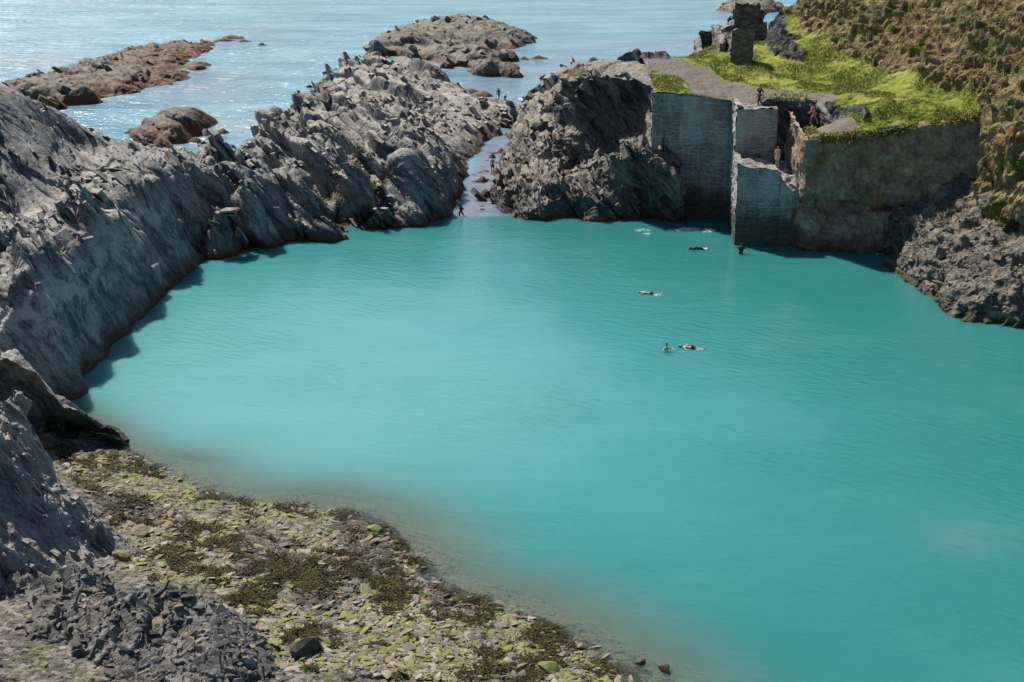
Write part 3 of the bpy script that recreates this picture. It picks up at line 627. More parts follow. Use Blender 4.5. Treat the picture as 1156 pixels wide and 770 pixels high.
def recess():
    """rock back of the platform, right of the masonry"""
    tp = [FW[5]+np.array([-.5, 0, 0]), FW[6], FW[7], FW[8], FW[9], FW[10], FW[11]]
    tp = [np.array([p[0], p[1], RR(np.array([p[0]]), np.array([p[1]]))[0]]) for p in tp]
    rs = [[p+np.array([0, 1.2, .05]) for p in tp], [p+np.array([0, -.2, .08]) for p in tp], [np.array([p[0], p[1]-.3+.0*i, 9.0]) for i, p in enumerate(tp)], [np.array([p[0], p[1]-.9, 7.2]) for p in tp], [np.array([p[0], p[1]-1.6, 6.0]) for p in tp]]
    G = loft(rs, 160, [8, 18, 18, 12], 2).astype(np.float32); N = grid_normals(G).astype(np.float32)
    if N[25, 80, 1] > 0: N = -N
    d = (ridged(G/1.4, 4, 12)-.5)*.9+(fbm(G/2.5, 3, 4)-.5)*1.2
    fade = smooth01(0, 1, np.minimum(1, np.arange(G.shape[0])/10))[:, None]
    G += N*(d*fade*.8)[..., None]
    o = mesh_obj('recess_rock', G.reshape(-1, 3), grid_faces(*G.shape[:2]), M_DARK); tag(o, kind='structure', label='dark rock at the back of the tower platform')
recess()
M_FOOT = slate_mat('weathered_rock', dark=(.018, .017, .015), mid=(.06, .055, .048), pale=(.26, .23, .19), tan=(.25, .185, .10), tan_amt=.6, n=(.25, .1, .95), stretch=1.5, freq=1.5, tide=.7, kelp=.45, green=.35, kelp_col=(.06, .05, .012))
def right_rock():
    w = [(998, 284), (1003, 285), (1012, 302), (1030, 323), (1068, 351), (1112, 365), (1156, 371), (1230, 382), (1400, 428), (1640, 505)]
    r1 = [W(a, b, 0) for a, b in w]; r0 = [p+np.array([-.8, -1.2, -2]) for p in r1]
    r2 = [W(*q) for q in [(1004, 270, 1.2), (1008, 268, 1.4), (1022, 280, 1.7), (1042, 294, 1.9), (1080, 315, 2.1), (1118, 328, 2.1), (1158, 336, 2.0), (1232, 345, 2.0), (1410, 388, 2.0), (1650, 458, 2.0)]]
    r3 = [W(*q) for q in [(1008, 255, 2.6), (1014, 251, 3.0), (1034, 254, 3.5), (1058, 264, 3.7), (1092, 280, 3.8), (1125, 292, 3.8), (1160, 300, 3.7), (1234, 310, 3.6), (1416, 348, 3.6), (1660, 414, 3.6)]]
    r4 = [W(*q) for q in [(1010, 248, 3.2), (1022, 244, 3.6), (1046, 243, 4.0), (1074, 250, 4.2), (1104, 262, 4.4), (1132, 270, 4.6), (1165, 276, 4.9), (1238, 286, 5.0), (1420, 320, 5.0), (1670, 380, 5.0)]]
    r5 = [p+np.array([1.4, 2.8, 1.3]) for p in r4]; r6 = [p+np.array([2.6, 5.0, 2.8]) for p in r4]
    G = loft([r0, r1, r2, r3, r4, r5, r6], 620, [14, 34, 40, 34, 26, 14], 3, False).astype(np.float32); N = grid_normals(G).astype(np.float32)
    if N[60, 150, 2] < 0: N = -N
    d = (fbm(G/3, 4, 14)-.5)*2.0+slate(G, .85, (.75, .1, -.5), 33, ((1.3, .9, 1.8), (.5, .8, 2.0)), fine=.2)+(ridged(G/1.3, 4, 9)-.5)*.8
    G += N*d[..., None]
    b = np.array([36.0, 106.0, 0]); rg = np.random.default_rng(9); ii = np.argwhere(G[..., 2] > .2); jj = ii[rg.integers(0, len(ii), 4200)]; P = G[jj[:, 0], jj[:, 1]].astype(float); m = len(P); kk = np.clip(rg.pareto(2.2, m)*.4+.3, .3, 1.3)
    V, F = join((G, grid_faces(*G.shape[:2])), plates(P, (.75, .2, .35), kk*rg.uniform(.5, 1.1, m), kk*rg.uniform(.4, .8, m), kk*rg.uniform(.25, .5, m), rg, .25, N[jj[:, 0], jj[:, 1]], (.03, .2)))
    o = mesh_obj('rock_outcrop', V-b, F, M_FOOT); o.location = b
    tag(o, 'rough sunlit boulder slope entering the water at the right edge', 'outcrop')
right_rock()

# ------------------------------------------------------------------ masonry
M_MAS = masonry_mat('rough_masonry')
def wall_mesh(corners, z0, tops, step=.14, rough=.085, seed=0, jag=0.0, cap=True):
    """a battered masonry block: corners = ground plan (counter-clockwise), tops = height at each corner"""
    V, F = [], []; base = 0; n = len(corners)
    cs = [np.array(c, float) for c in corners]; cen = sum(cs)/n
    def addgrid(G, nout):
        nonlocal base
        G = G.astype(np.float32); d = (fbm(G/.7, 3, seed)-.5)*2*rough*2+(vn(G/np.array([.6, .6, .21], np.float32), seed+3)-.5)*rough*2.4
        G = G+np.array(nout, np.float32)*d[..., None]
        F.append(grid_faces(*G.shape[:2])+base); V.append(G.reshape(-1, 3)); base += G.shape[0]*G.shape[1]
    topf = []
    for i in range(n):
        a, b = cs[i], cs[(i+1) % n]; L = np.linalg.norm(b-a); m = max(3, int(L/step)); H = max(tops); k = max(3, int((H-z0)/step))
        t = np.linspace(0, 1, m); xy = a[None]*(1-t)[:, None]+b[None]*t[:, None]
        zt = tops[i]*(1-t)+tops[(i+1) % n]*t
        if jag: zt = zt+np.where((t > 0) & (t < 1), (vn(np.stack([xy[:, 0]*1.4, xy[:, 1]*1.4, np.zeros(m)], -1), seed+5)-.5)*2*jag, 0)
        s = np.linspace(0, 1, k)
        Z = z0+(zt[None]-z0)*s[:, None]; bat = (1-s)[:, None, None]*0.0
        G = np.concatenate([np.broadcast_to(xy[None], (k, m, 2)), Z[..., None]], -1)
        o = np.array([b[1]-a[1], -(b[0]-a[0]), 0]); o /= np.linalg.norm(o)
        addgrid(G, o)
    if cap and n == 4:
        m, k = max(3, int(np.linalg.norm(cs[1]-cs[0])/step)), max(3, int(np.linalg.norm(cs[3]-cs[0])/step))
        s, t = np.meshgrid(np.linspace(0, 1, m), np.linspace(0, 1, k))
        Q = [np.append(c, z) for c, z in zip(cs, tops)]
        G = sum(w[..., None]*q for w, q in zip([(1-s)*(1-t), s*(1-t), s*t, (1-s)*t], Q)); G[..., 2] += .01
        if jag: G[..., 2] += (vn(np.stack([G[..., 0]*1.4, G[..., 1]*1.4, np.zeros_like(s)], -1), seed+5)-.5)*2*jag
        addgrid(G, (0, 0, 1))
    return np.concatenate(V), np.concatenate(F)
def masonry(name, corners, z0, tops, parent=None, mat=None, origin=None, **kw):
    V, F = wall_mesh(corners, z0, tops, **kw); b = np.zeros(3) if origin is None else np.array(origin, float)
    return mesh_obj(name, V-b, F, mat or M_MAS, parent)
M_PALE = plain('pale_mortar_coping', (.20, .19, .17), (.38, .36, .32), 2.0, .9)
A = FW[1]; B = np.array([19.85, 130.6, 0])
tw = empty('quarry_wall', (A[0], A[1], 0)); tag(tw, 'tall grey stone wall rising straight from the water', 'wall')
masonry('wall_face', [(A[0], A[1]), (20.9, 130.7), (20.9, 134), (A[0]+.3, A[1]+3)], -1.5, [11.75, 11.3, 11.3, 11.75], tw, origin=tw.location, jag=.16)
masonry('pier', [(20.0, 126.6), (23.7, 126.8), (23.7, 130.5), (20.15, 130.5)], -1.5, [11.0, 11.0, 11.25, 11.25], tw, origin=tw.location, seed=4)
masonry('coping', [(20.0, 126.45), (20.45, 126.45), (20.55, 130.4), (20.1, 130.4)], 11.28, [11.36, 11.36, 11.46, 11.46], tw, M_PALE, origin=tw.location, seed=6)
tt = empty('stone_tower', (22, 123, 0)); tag(tt, 'squat ruined masonry tower with its corner in the lagoon', 'tower')
masonry('tower_body', [(19.45, 121.0), (23.0, 120.6), (23.1, 126.55), (19.9, 126.55)], -1.5, [6.85, 6.5, 6.6, 6.9], tt, origin=tt.location, seed=8, jag=.12)
masonry('broken_wall', [(23.02, 120.62), (26.0, 120.0), (26.4, 126.5), (23.12, 126.5)], -1.5, [5.75, 4.5, 5.9, 6.3], tt, origin=tt.location, seed=9, jag=.45)
# sunlit rim of the tower: the thick outer leaf left standing along the edge
masonry('parapet', [(19.42, 121.0), (20.0, 120.95), (20.35, 126.4), (19.85, 126.4)], 6.7, [7.05, 6.95, 7.15, 7.2], tt, origin=tt.location, seed=10, jag=.1)
masonry('parapet', [(20.02, 120.93), (22.9, 120.6), (22.95, 121.15), (20.05, 121.5)], 6.4, [6.95, 6.6, 6.55, 6.85], tt, origin=tt.location, seed=12, jag=.15)
# ruined building on the turf
M_RUIN = slate_mat('ruin_stone', dark=(.02, .02, .022), mid=(.07, .07, .072), pale=(.28, .27, .25), n=(.1, .1, 1.0), stretch=2.5, freq=3.0, tide=0, kelp=0, tan_amt=.4)
def rg(px, py, z=12): return W(px, py, z)
rb = rg(838, 70); ru = empty('ruined_building', (rb[0], rb[1], 12)); tag(ru, 'roofless ruined stone building with one tall gable stub', 'ruin')
def rblock(name, px0, px1, D, dep, z0, tops, seed, jag=.35, sk=0.0):
    x0 = (px0-CX)/FPX*D; x1 = (px1-CX)/FPX*D
    return masonry(name, [(x0, D), (x1, D+sk), (x1+.3, D+sk+dep), (x0+.3, D+dep)], z0, tops, ru, M_RUIN, origin=ru.location, seed=seed, jag=jag, step=.14, rough=.09)
rblock('gable', 817, 860, 160, 1.6, 11, [15.9, 15.4, 15.4, 15.9], 21)
rblock('gable_stub', 822, 855, 160.3, 1.2, 15.0, [17.0, 16.4, 16.4, 17.0], 22, .4)
rblock('chimney_stack', 824, 851, 160.4, 1.0, 16.0, [17.6, 17.5, 17.5, 17.6], 23, .3)
rblock('corner_pillar', 822, 845, 146, 1.1, 11.5, [16.1, 16.0, 15.6, 15.9], 24, .3)
rblock('cross_wall', 823, 827, 147.2, 12.0, 11.5, [15.4, 15.2, 14.4, 14.8], 25, .5)
rblock('side_wall', 809, 815, 151, 9.0, 11.5, [14.3, 14.6, 15.4, 15.2], 26, .5)
rblock('side_wall', 806, 824, 157, 2.2, 11.5, [14.4, 15.6, 15.8, 14.8], 31, .5)
rblock('low_wall', 786, 808, 160, .9, 11, [14.6, 14.9, 14.9, 14.6], 27, .35)
rblock('low_wall', 784, 790, 155, 5, 11, [12.6, 13.0, 14.3, 13.6], 28, .4)
rblock('wall_stub', 853, 872, 158, 1.2, 11, [13.6, 12.9, 12.9, 13.4], 29, .5)
rblock('wall_stub', 868, 892, 164, 1.2, 11, [12.9, 12.6, 12.6, 12.8], 30, .5)

# ------------------------------------------------------------------ near shore: beach, leaning fin, mound
M_BEACH = beach_mat()
SHORE = [(-40, 480), (20, 474), (45, 472), (100, 492), (135, 512), (170, 532), (240, 566), (340, 577), (395, 588), (420, 600), (462, 640), (482, 662), (560, 692), (640, 732), (690, 768), (725, 800), (760, 840)]
def beach_pts():
    P = []
    for i, q in enumerate(SHORE):
        p = W(*q); P.append(p)
        a = W(*SHORE[max(0, i-1)]); b = W(*SHORE[min(len(SHORE)-1, i+1)]); t = (b-a)[:2]; n = np.array([-t[1], t[0]]); n = np.array([t[1], -t[0]]) if n@(np.array([5, 90])-p[:2]) < 0 else n
        n /= np.linalg.norm(n); k = 1.0 if i > 4 else .7
        for dd, z in ((1.2*k, -.17), (3.2*k, -.58), (6.5*k, -1.7), (12*k, -3.4), (22*k, -4.8)): P.append(np.array([p[0]+n[0]*dd, p[1]+n[1]*dd, z]))
        P.append(np.array([p[0]-n[0]*1.5, p[1]-n[1]*1.5, .22])); P.append(np.array([p[0]-n[0]*5, p[1]-n[1]*5, .62]))
    P += [W(*q) for q in [(70, 545, 1.0), (100, 590, 1.1), (200, 640, .9), (250, 690, 1.1), (350, 770, 1.1), (500, 775, .7), (60, 700, 1.5), (0, 520, 1.2), (60, 840, 2), (300, 840, 1.5), (-60, 620, 2), (-60, 760, 2.2)]]
    return P
RB = RBF(beach_pts(), 1.0)
def beach():
    X, Y = fan_grid(-.52, .20, .0010, 38, 92, .0012)
    Z = RB(X, Y); G = np.stack([X, Y, Z], -1).astype(np.float32)
    f1, f2, rv = worley(G/np.array([.55, .4, .4], np.float32), 2); g1, g2, gv = worley(G/np.array([.24, .2, .2], np.float32), 4)
    big = smooth01(.45, .6, fbm(G/2.5, 3, 3))
    G[..., 2] += (fbm(G/3, 3, 1)-.5)*.45*np.clip(Z+.5, .2, 1)+big*(rv-.4)*.16*smooth01(0, .2, f2)+(gv-.4)*.09*smooth01(0, .2, g2)
    keep = Z > -3.8
    F = grid_faces(*X.shape, keep); V, F = compact(G.reshape(-1, 3), F)
    tag(mesh_obj('beach', V, F, M_BEACH), kind='structure', label='beach of broken shale sloping into the shallows')
    return X, Y, G
BX, BY, BG = beach()
M_FIN = slate_mat('blue_slate', dark=(.03, .035, .044), mid=(.14, .15, .165), pale=(.40, .40, .39), tan=(.20, .13, .075), tan_amt=.7, n=(.55, .66, .42), tide=.9, kelp=0, freq=2.2, stretch=9, rust=.3)
M_MOUND = slate_mat('rubbly_slate', dark=(.018, .018, .021), mid=(.07, .07, .075), pale=(.26, .255, .25), tan=(.25, .21, .09), tan_amt=.75, n=(.7, -.5, .5), tide=0, kelp=0, freq=2.5, stretch=2.6, green=.35)
NR = []
def near_rock(name, pts, box, mat, n, seed, amp, label, lo=0.0, blocky=.3, Ts=((1.2, 1.0, 4), (.45, .8, 4), (.18, .6, 5)), wpts=(), npl=1500, psz=.42, pn=None):
    Rk = RBF([W(*q) for q in pts]+[np.array(q, float) for q in wpts], .35)
    X, Y = fan_grid(box[0], box[1], .0010, box[2], box[3], .0010)
    Z = Rk(X, Y); keep = Z > RB(X, Y)-.5
    G = np.stack([X, Y, Z], -1).astype(np.float32); N = grid_normals(G).astype(np.float32)
    d = slate(G, amp, n, seed, Ts, warp=.7, fine=.12)+(ridged(G/.9, 4, seed+3)-.5)*.45*amp+(fbm(G/2.2, 3, seed+1)-.5)*.9*amp
    f1, f2, rv = worley(G/np.array([.5, .5, .4], np.float32), seed+2); d += blocky*((rv-.5)*.25-.05*smooth01(.12, 0, f2))
    G += N*d[..., None]
    NG_ = grid_normals(G); NR.append((G, NG_[..., 2], NG_))
    F = grid_faces(*X.shape, keep); V, F = compact(G.reshape(-1, 3), F)
    rg = np.random.default_rng(seed); ii = np.argwhere(Z > RB(X, Y)+.15); jj = ii[rg.integers(0, len(ii), npl)]; P = G[jj[:, 0], jj[:, 1]].astype(float); m = len(P); kk = np.clip(rg.pareto(2.2, m)*.5+.4, .4, 2.0)*psz
    V, F = join((V, F), plates(P, n if pn is None else pn, kk*rg.uniform(.8, 1.6, m), kk*rg.uniform(.4, .8, m), kk*rg.uniform(.10, .25, m), rg, .09 if pn is None else .22, NR[-1][2][jj[:, 0], jj[:, 1]], (.05, .40)))
    b = np.array([V[:, 0].mean(), V[:, 1].mean(), 0]); o = mesh_obj(name, V-b, F, mat); o.location = b
    return tag(o, label, 'outcrop')
near_rock('rock_outcrop', [(-60, 462, 8.0), (0, 463, 6.6), (20, 463, 6.2), (40, 492, 5.0), (60, 530, 3.8), (85, 570, 2.7), (110, 597, 1.7), (128, 612, 1.0), (-60, 560, 5), (0, 560, 4.1), (45, 590, 2.9), (90, 625, 1.6), (122, 640, .9), (-60, 650, 3.2), (0, 645, 2.4), (40, 650, 1.7), (90, 655, 1.0), (0, 690, 1.2), (40, 690, .8), (120, 680, .4), (-60, 700, 1.5)],
    (-.48, -.24, 50, 74), M_FIN, (.55, .66, .42), 41, 1.0, 'blue grey slate fin leaning over the beach at the left edge', blocky=.15,
    wpts=[beyond(W(20, 463, 6.2), 2.2, .4), beyond(W(0, 463, 6.6), 2.4, .4), beyond(W(-60, 462, 8), 3, .5), beyond(W(60, 530, 3.8), 1.6, .2), beyond(W(85, 570, 2.7), 1.2, .2), beyond(W(110, 597, 1.7), .9, .2), beyond(W(128, 612, 1), .8, .2), beyond(W(40, 492, 5.0), 2, .3), beyond(W(20, 463, 6.2), 6, -1), beyond(W(-60, 462, 8), 7, -1), (-15.5, 60, -.5), (-17, 66, -.8)])
near_rock('rock_outcrop', [(35, 655, 2.0), (75, 648, 2.2), (110, 644, 2.4), (150, 672, 2.5), (200, 668, 2.6), (238, 674, 2.5), (256, 700, 2.0), (282, 725, 1.5), (300, 745, 1.2), (308, 775, 1.2), (60, 690, 2.1), (100, 700, 2.2), (150, 710, 2.3), (200, 715, 2.3), (240, 730, 2.1), (270, 770, 2.0), (200, 770, 2.3), (130, 760, 1.6), (60, 740, 1.3), (25, 700, 1.4), (60, 790, 1.2), (200, 820, 2.4), (290, 820, 1.5), (10, 770, 1.3)],
    (-.44, -.13, 45, 61), M_MOUND, (.7, -.5, .5), 47, .5, 'rubbly dark mound of broken slate in the bottom left corner', blocky=.7, pn=(.15, -.55, .8), psz=.34, npl=1700,
    wpts=[beyond(W(110, 644, 2.4), 1.2, .3), beyond(W(150, 672, 2.5), 1.3, .3), beyond(W(200, 668, 2.6), 1.3, .3), beyond(W(238, 674, 2.5), 1.4, .2), (W(262, 695, 1.0)+np.array([.5, .5, -.8])), (W(290, 718, .8)+np.array([.6, .4, -.6])), (W(315, 750, .8)+np.array([.5, .1, -.6])), (W(325, 790, .6)+np.array([.5, 0, -.5])), beyond(W(75, 648, 2.2), 1.2, .3)])

# loose slabs and stones of the beach
M_ST = [plain('grey_stone', (.07, .064, .057), (.20, .185, .165), 5), plain('pale_stone', (.15, .135, .115), (.36, .325, .28), 5), plain('green_stone', (.085, .095, .024), (.245, .25, .075), 5), plain('dark_stone', (.022, .02, .016), (.085, .075, .055), 5), plain('tan_stone', (.13, .10, .065), (.29, .235, .16), 5)]
def stone_mesh(seed, flat):
    r = random.Random(seed); bm = bmesh.new(); bmesh.ops.create_icosphere(bm, subdivisions=2, radius=1)
    pl = [(Vector((r.gauss(0, 1), r.gauss(0, 1), r.gauss(0, .6))).normalized(), r.uniform(.45, .8)) for _ in range(9)]
    for v in bm.verts:
        for nn, dd in pl:
            e = v.co.dot(nn)-dd
            if e > 0: v.co -= nn*e
        v.co += Vector((r.uniform(-.03, .03), r.uniform(-.03, .03), r.uniform(-.03, .03)))
        v.co.z *= flat
    me = bpy.data.meshes.new('stone'); bm.to_mesh(me); bm.free()
    return me
def beach_spot():
    while True:
        px, py = rnd.uniform(20, 720), rnd.uniform(470, 775)
        p = W(px, py, .4); z = float(RB(np.array([p[0]]), np.array([p[1]]))[0])
        if -.16 < z < 1.6 and not (px < 140 and py > 455 and py < 660 and px < 30+(py-460)*.66) and not (px < 320 and py > 640+max(0, (px-110))*.52): return p, z, px, py
STM = [stone_mesh(i, f) for i, f in enumerate((.26, .2, .34, .22, .3, .4, .18, .3))]
def weedy(px, py):
    q = np.array([px/70.0, py/38.0, 3.3]); return float(fbm(q, 3, 77))
KIND = ['grey', 'pale', 'green algae covered', 'dark weedy', 'tan']
def stones():
    items = []
    for i in range(24000):
        p, z, px, py = beach_spot(); w = weedy(px, py); v = rnd.random()
        near = z < .25
        m = 3 if w > .56 and v < .7 else (2 if v < (.46 if near else .36) else (1 if v < .55 else (0 if v < .82 else 4)))
        s = min(.27, .018+.044*rnd.paretovariate(2.3)) if i > 12 else rnd.uniform(.2, .32)
        items.append((s, p[0], p[1], z, m, rnd.randrange(8), rnd.uniform(0, 6.28), rnd.gauss(0, .22), rnd.gauss(0, .22), rnd.uniform(.9, 2.2)))
    items.sort(reverse=True)
    mm = {}
    for it in items[:260]:
        s, x, y, z, m, k, a, t1, t2, el = it
        if (k, m) not in mm:
            me = STM[k].copy(); me.materials.clear(); me.materials.append(M_ST[m]); mm[k, m] = me
        o = link(bpy.data.objects.new('beach_slab', mm[k, m])); o.location = (x, y, z+s*.1); o.rotation_euler = (t1, t2, a); o.scale = (s*el, s, s)
        where = 'at the wet edge of the lagoon' if z < .1 else ('on the lower beach' if z < .5 else 'on the upper beach')
        tag(o, f'{KIND[m]} slab of shale lying {where}', 'slab', kind='thing', group=f'{KIND[m]} slabs {where}')
    VV, FF, MI = [], [], []; base = 0
    co = []
    for me in STM:
        v = np.empty(len(me.vertices)*3, np.float32); me.vertices.foreach_get('co', v); f = np.array([list(p.vertices) for p in me.polygons]); co.append((v.reshape(-1, 3), f))
    for s, x, y, z, m, k, a, t1, t2, el in items[260:]:
        v, f = co[k]; M = np.array(Matrix.Rotation(a, 3, 'Z') @ Matrix.Rotation(t1, 3, 'X') @ Matrix.Rotation(t2, 3, 'Y'))
        VV.append((v*[s*el, s, s])@M.T+[x, y, z+s*.1]); FF.append(f+base); MI += [m]*len(f); base += len(v)
    o = mesh_obj('beach_stones', np.concatenate(VV), np.concatenate(FF), M_ST, mi=MI); tag(o, 'small broken shale strewn over the beach', 'stones', kind='stuff')
stones()
def rubble():
    VV, FF, MI = [], [], []; base = 0; co = []
    for me in STM:
        v = np.empty(len(me.vertices)*3, np.float32); me.vertices.foreach_get('co', v); co.append((v.reshape(-1, 3), np.array([list(q.vertices) for q in me.polygons])))
    G, U, _ = NR[-1]; ii = np.argwhere((U > .45) & (G[..., 2] > RB(G[..., 0], G[..., 1])+.05))
    for j in rng.integers(0, len(ii), 900):
        g = G[ii[j][0], ii[j][1]]; s = .035+.05*rnd.paretovariate(2.2); s = min(s, .32)
        if fbm(g/1.2, 2, 5) < .47: continue
        k = rnd.randrange(8); v, f = co[k]; M = np.array(Matrix.Rotation(rnd.uniform(0, 6.28), 3, 'Z') @ Matrix.Rotation(rnd.gauss(0, .5), 3, 'X'))
        VV.append((v*[s*1.5, s, s*1.3])@M.T+g+[0, 0, s*.15]); FF.append(f+base); MI += [rnd.choice((0, 0, 1, 2, 3, 3))]*len(f); base += len(v)
    tag(mesh_obj('rubble', np.concatenate(VV), np.concatenate(FF), M_RUB, mi=MI), 'loose slate rubble lying on the dark mound', 'rubble', kind='stuff')
M_RUB = [plain('dark_rubble', (.022, .022, .025), (.085, .085, .09), 5), plain('grey_rubble', (.06, .06, .062), (.22, .215, .21), 5), plain('tan_rubble', (.16, .135, .07), (.32, .27, .16), 5), plain('slate_rubble', (.02, .022, .027), (.12, .12, .125), 5)]
rubble()
# single boulders the photograph shows
def boulder(px, py, s, m, label, group=None, flat=.75, z=None, seed=0):
    p = W(px, py, .3); zz = float(RB(np.array([p[0]]), np.array([p[1]]))[0]) if z is None else z
    p = W(px, py, zz); me = stone_mesh(900+seed, flat); me.materials.append(M_ST[m]); o = link(bpy.data.objects.new('boulder', me)); o.location = (p[0], p[1], zz+s*.25); o.scale = (s*1.2, s, s); o.rotation_euler = (0, 0, seed*1.3)
    return tag(o, label, 'boulder', group)
boulder(345, 738, .75, 3, 'dark boulder casting a shadow beside the rubbly mound', seed=1); boulder(620, 757, .5, 2, 'green topped boulder at the tip of the beach', flat=.5, seed=2)
boulder(722, 750, .28, 3, 'dark round stone standing in the shallows, left of two', z=-.05, seed=3); boulder(750, 758, .36, 3, 'pale topped dark stone in the shallows, right of two', z=-.05, seed=4)
boulder(655, 731, .28, 4, 'brown stone just awash off the shale point', z=-.05, seed=5); boulder(160, 605, .55, 4, 'brown mossy boulder by the foot of the leaning fin', seed=6); boulder(138, 632, .5, 2, 'mossy boulder in the shade of the leaning fin', seed=7)
boulder(50, 505, .6, 3, 'weedy boulder behind the leaning fin', seed=8); boulder(423, 600, .45, 2, 'bright green algae boulder on the shoreline', flat=.45, seed=9)

# ------------------------------------------------------------------ seaweed, grass, scrub (uncountable)
def quads(P, L, Wd, tilt, name, mats, mi, label, cat, up=0.0):
    """many small bent leaf blades: two quads each"""
    n = len(P); a = rng.random(n)*6.283; el = tilt
    d = np.stack([np.cos(a)*np.cos(el), np.sin(a)*np.cos(el), np.sin(el)], -1); s = np.stack([-np.sin(a), np.cos(a), np.zeros(n)], -1)
    s = s+rng.normal(0, .35, (n, 3)); s /= np.linalg.norm(s, axis=1, keepdims=True)
    L = L[:, None]; Wd = Wd[:, None]; m = P+d*L*.55; d2 = d.copy(); d2[:, 2] -= .45; e = m+d2*L*.5
    V = np.stack([P-s*Wd*.5, P+s*Wd*.5, m+s*Wd*.45, m-s*Wd*.45, e+s*Wd*.12, e-s*Wd*.12], 1).reshape(-1, 3)
    b = np.arange(n)[:, None]*6; F = np.concatenate([b+[0, 1, 2, 3], b+[3, 2, 4, 5]], 1).reshape(-1, 4)
    o = mesh_obj(name, V, F, mats, mi=np.repeat(mi, 2)); return tag(o, label, cat, kind='stuff')
M_WEED = [leafy('bladder_wrack', (.010, .009, .006), (.055, .042, .020)), leafy('olive_weed', (.035, .033, .008), (.12, .105, .03))]
def seaweed():
    P = []
    while len(P) < 60000:
        p, z, px, py = beach_spot(); v = weedy(px*1.6, py*1.6)*.55+weedy(px*5, py*5)*.45
        near = max(math.exp(-((px-350)/95)**2-((py-655)/42)**2), 1.35*math.exp(-((px-115)/70)**2-((py-520)/38)**2), .75*math.exp(-((px-225)/90)**2-((py-590)/22)**2), .35)
        if v < .605-.13*near: continue
        for _ in range(9): P.append((p[0]+rnd.gauss(0, .10), p[1]+rnd.gauss(0, .10), z+rnd.uniform(.03, .06+.5*max(0, v-.5))))
    P = np.array(P); n = len(P)
    quads(P, rng.uniform(.10, .28, n), rng.uniform(.03, .07, n), rng.uniform(-.5, .6, n), 'seaweed', M_WEED, (rng.random(n) < .3).astype(int), 'dark brown seaweed heaped on the beach', 'seaweed')
seaweed()
def plants():
    X, Y, G, keep, path, scrub, rock, N = PL
    m = keep & (Y < 200); idx = np.argwhere(m & (path < .3) & (scrub < .5) & (rock < .5) & (Y < 195)); area = len(idx)
    j = idx[rng.integers(0, len(idx), 60000)]; P = G[j[:, 0], j[:, 1]]+np.stack([rng.normal(0, .08, len(j)), rng.normal(0, .08, len(j)), np.zeros(len(j))], -1)
    pt = fbm(P/2.2, 3, 55); sel = pt > .42; P = P[sel]; pt = pt[sel]; n = len(P)
    h = rng.uniform(.08, .22, n)*(.6+smooth01(.45, .65, pt)*1.3)
    quads(P, h, rng.uniform(.03, .07, n), rng.uniform(.6, 1.5, n), 'grass', [leafy('grass_blades', (.085, .13, .02), (.29, .32, .065), .6), leafy('dry_grass', (.20, .18, .06), (.36, .31, .13), .6)], (rng.random(n) < .25).astype(int), 'bright green turf and grass tufts', 'grass')
    idx = np.argwhere(m & (scrub > .5)); j = idx[rng.integers(0, len(idx), 110000)]; P = G[j[:, 0], j[:, 1]].astype(float); NN = N[j[:, 0], j[:, 1]]
    cl = fbm(P/1.3, 3, 61); sel = cl > .50; P = P[sel]; NN = NN[sel]; cl = cl[sel]; n = len(P)
    P = P+NN*rng.uniform(0, .28, n)[:, None]*smooth01(.47, .6, cl)[:, None]
    kind = fbm(P/3.5, 3, 63)+rng.normal(0, .05, n); mi = np.where(kind > .56, 0, np.where(kind > .49, 1, np.where(kind > .43, 2, 3)))
    quads(P, rng.uniform(.10, .28, n), rng.uniform(.05, .13, n), rng.uniform(.0, 1.1, n), 'scrub', [leafy('green_scrub', (.075, .095, .02), (.23, .24, .065)), leafy('bracken', (.13, .095, .045), (.33, .235, .125)), leafy('heather', (.065, .052, .037), (.20, .15, .105)), leafy('straw', (.17, .145, .07), (.34, .29, .165))], mi, 'brown bracken and heather scrub on the slope', 'scrub')
    # turf lip hanging over the quarry edge and on the small tops
    P = []
    for a, b in zip(FW[12:-1], FW[13:]):
        for t in np.linspace(0, 1, 900): 
            q = a*(1-t)+b*t; P.append((q[0]+rnd.gauss(0, .1), q[1]+rnd.gauss(.0, .28), q[2]+rnd.uniform(-.55, .2)))
    for (px, py, z, rx, ry, k) in [(660, 83, 11.9, 24, 4, 700), (750, 96, 11.8, 14, 7, 900), (762, 88, 11.9, 10, 5, 500), (915, 150, 9.8, 7, 5, 500), (882, 110, 11.6, 30, 3, 500), (800, 62, 12.2, 10, 3, 300)]:
        for _ in range(k):
            r, a = math.sqrt(rnd.random()), rnd.uniform(0, 6.28); q = W(px+rx*r*math.cos(a), py+ry*r*math.sin(a), z); P.append((q[0], q[1], z+rnd.uniform(-.1, .25)))
    LGG, LN, LX, LY = LG
    for px, py, z, rx, ry, k in [(380, 224, 1.9, 3.2, 1.6, 1500), (405, 171, 5.3, .7, .6, 150), (360, 195, 5.0, .6, .6, 120), (425, 222, 1.8, 1.5, 1.0, 300)]:
        c = W(px, py, z); ii = np.argwhere((((LX-c[0])/rx)**2+((LY-c[1])/ry)**2 < 1) & (LN > .45))
        if len(ii):
            for j in rng.integers(0, len(ii), k): g = LGG[ii[j][0], ii[j][1]]; P.append((g[0]+rnd.gauss(0, .05), g[1]+rnd.gauss(0, .05), g[2]+rnd.uniform(-.02, .08)))
    P = np.array(P); n = len(P)
    quads(P, rng.uniform(.15, .4, n), rng.uniform(.05, .12, n), rng.uniform(-.3, 1.2, n), 'turf_fringe', [leafy('fringe_grass', (.09, .11, .02), (.24, .24, .055), .8)], np.zeros(n, int), 'yellow green turf fringing the rock edges', 'grass')
plants()

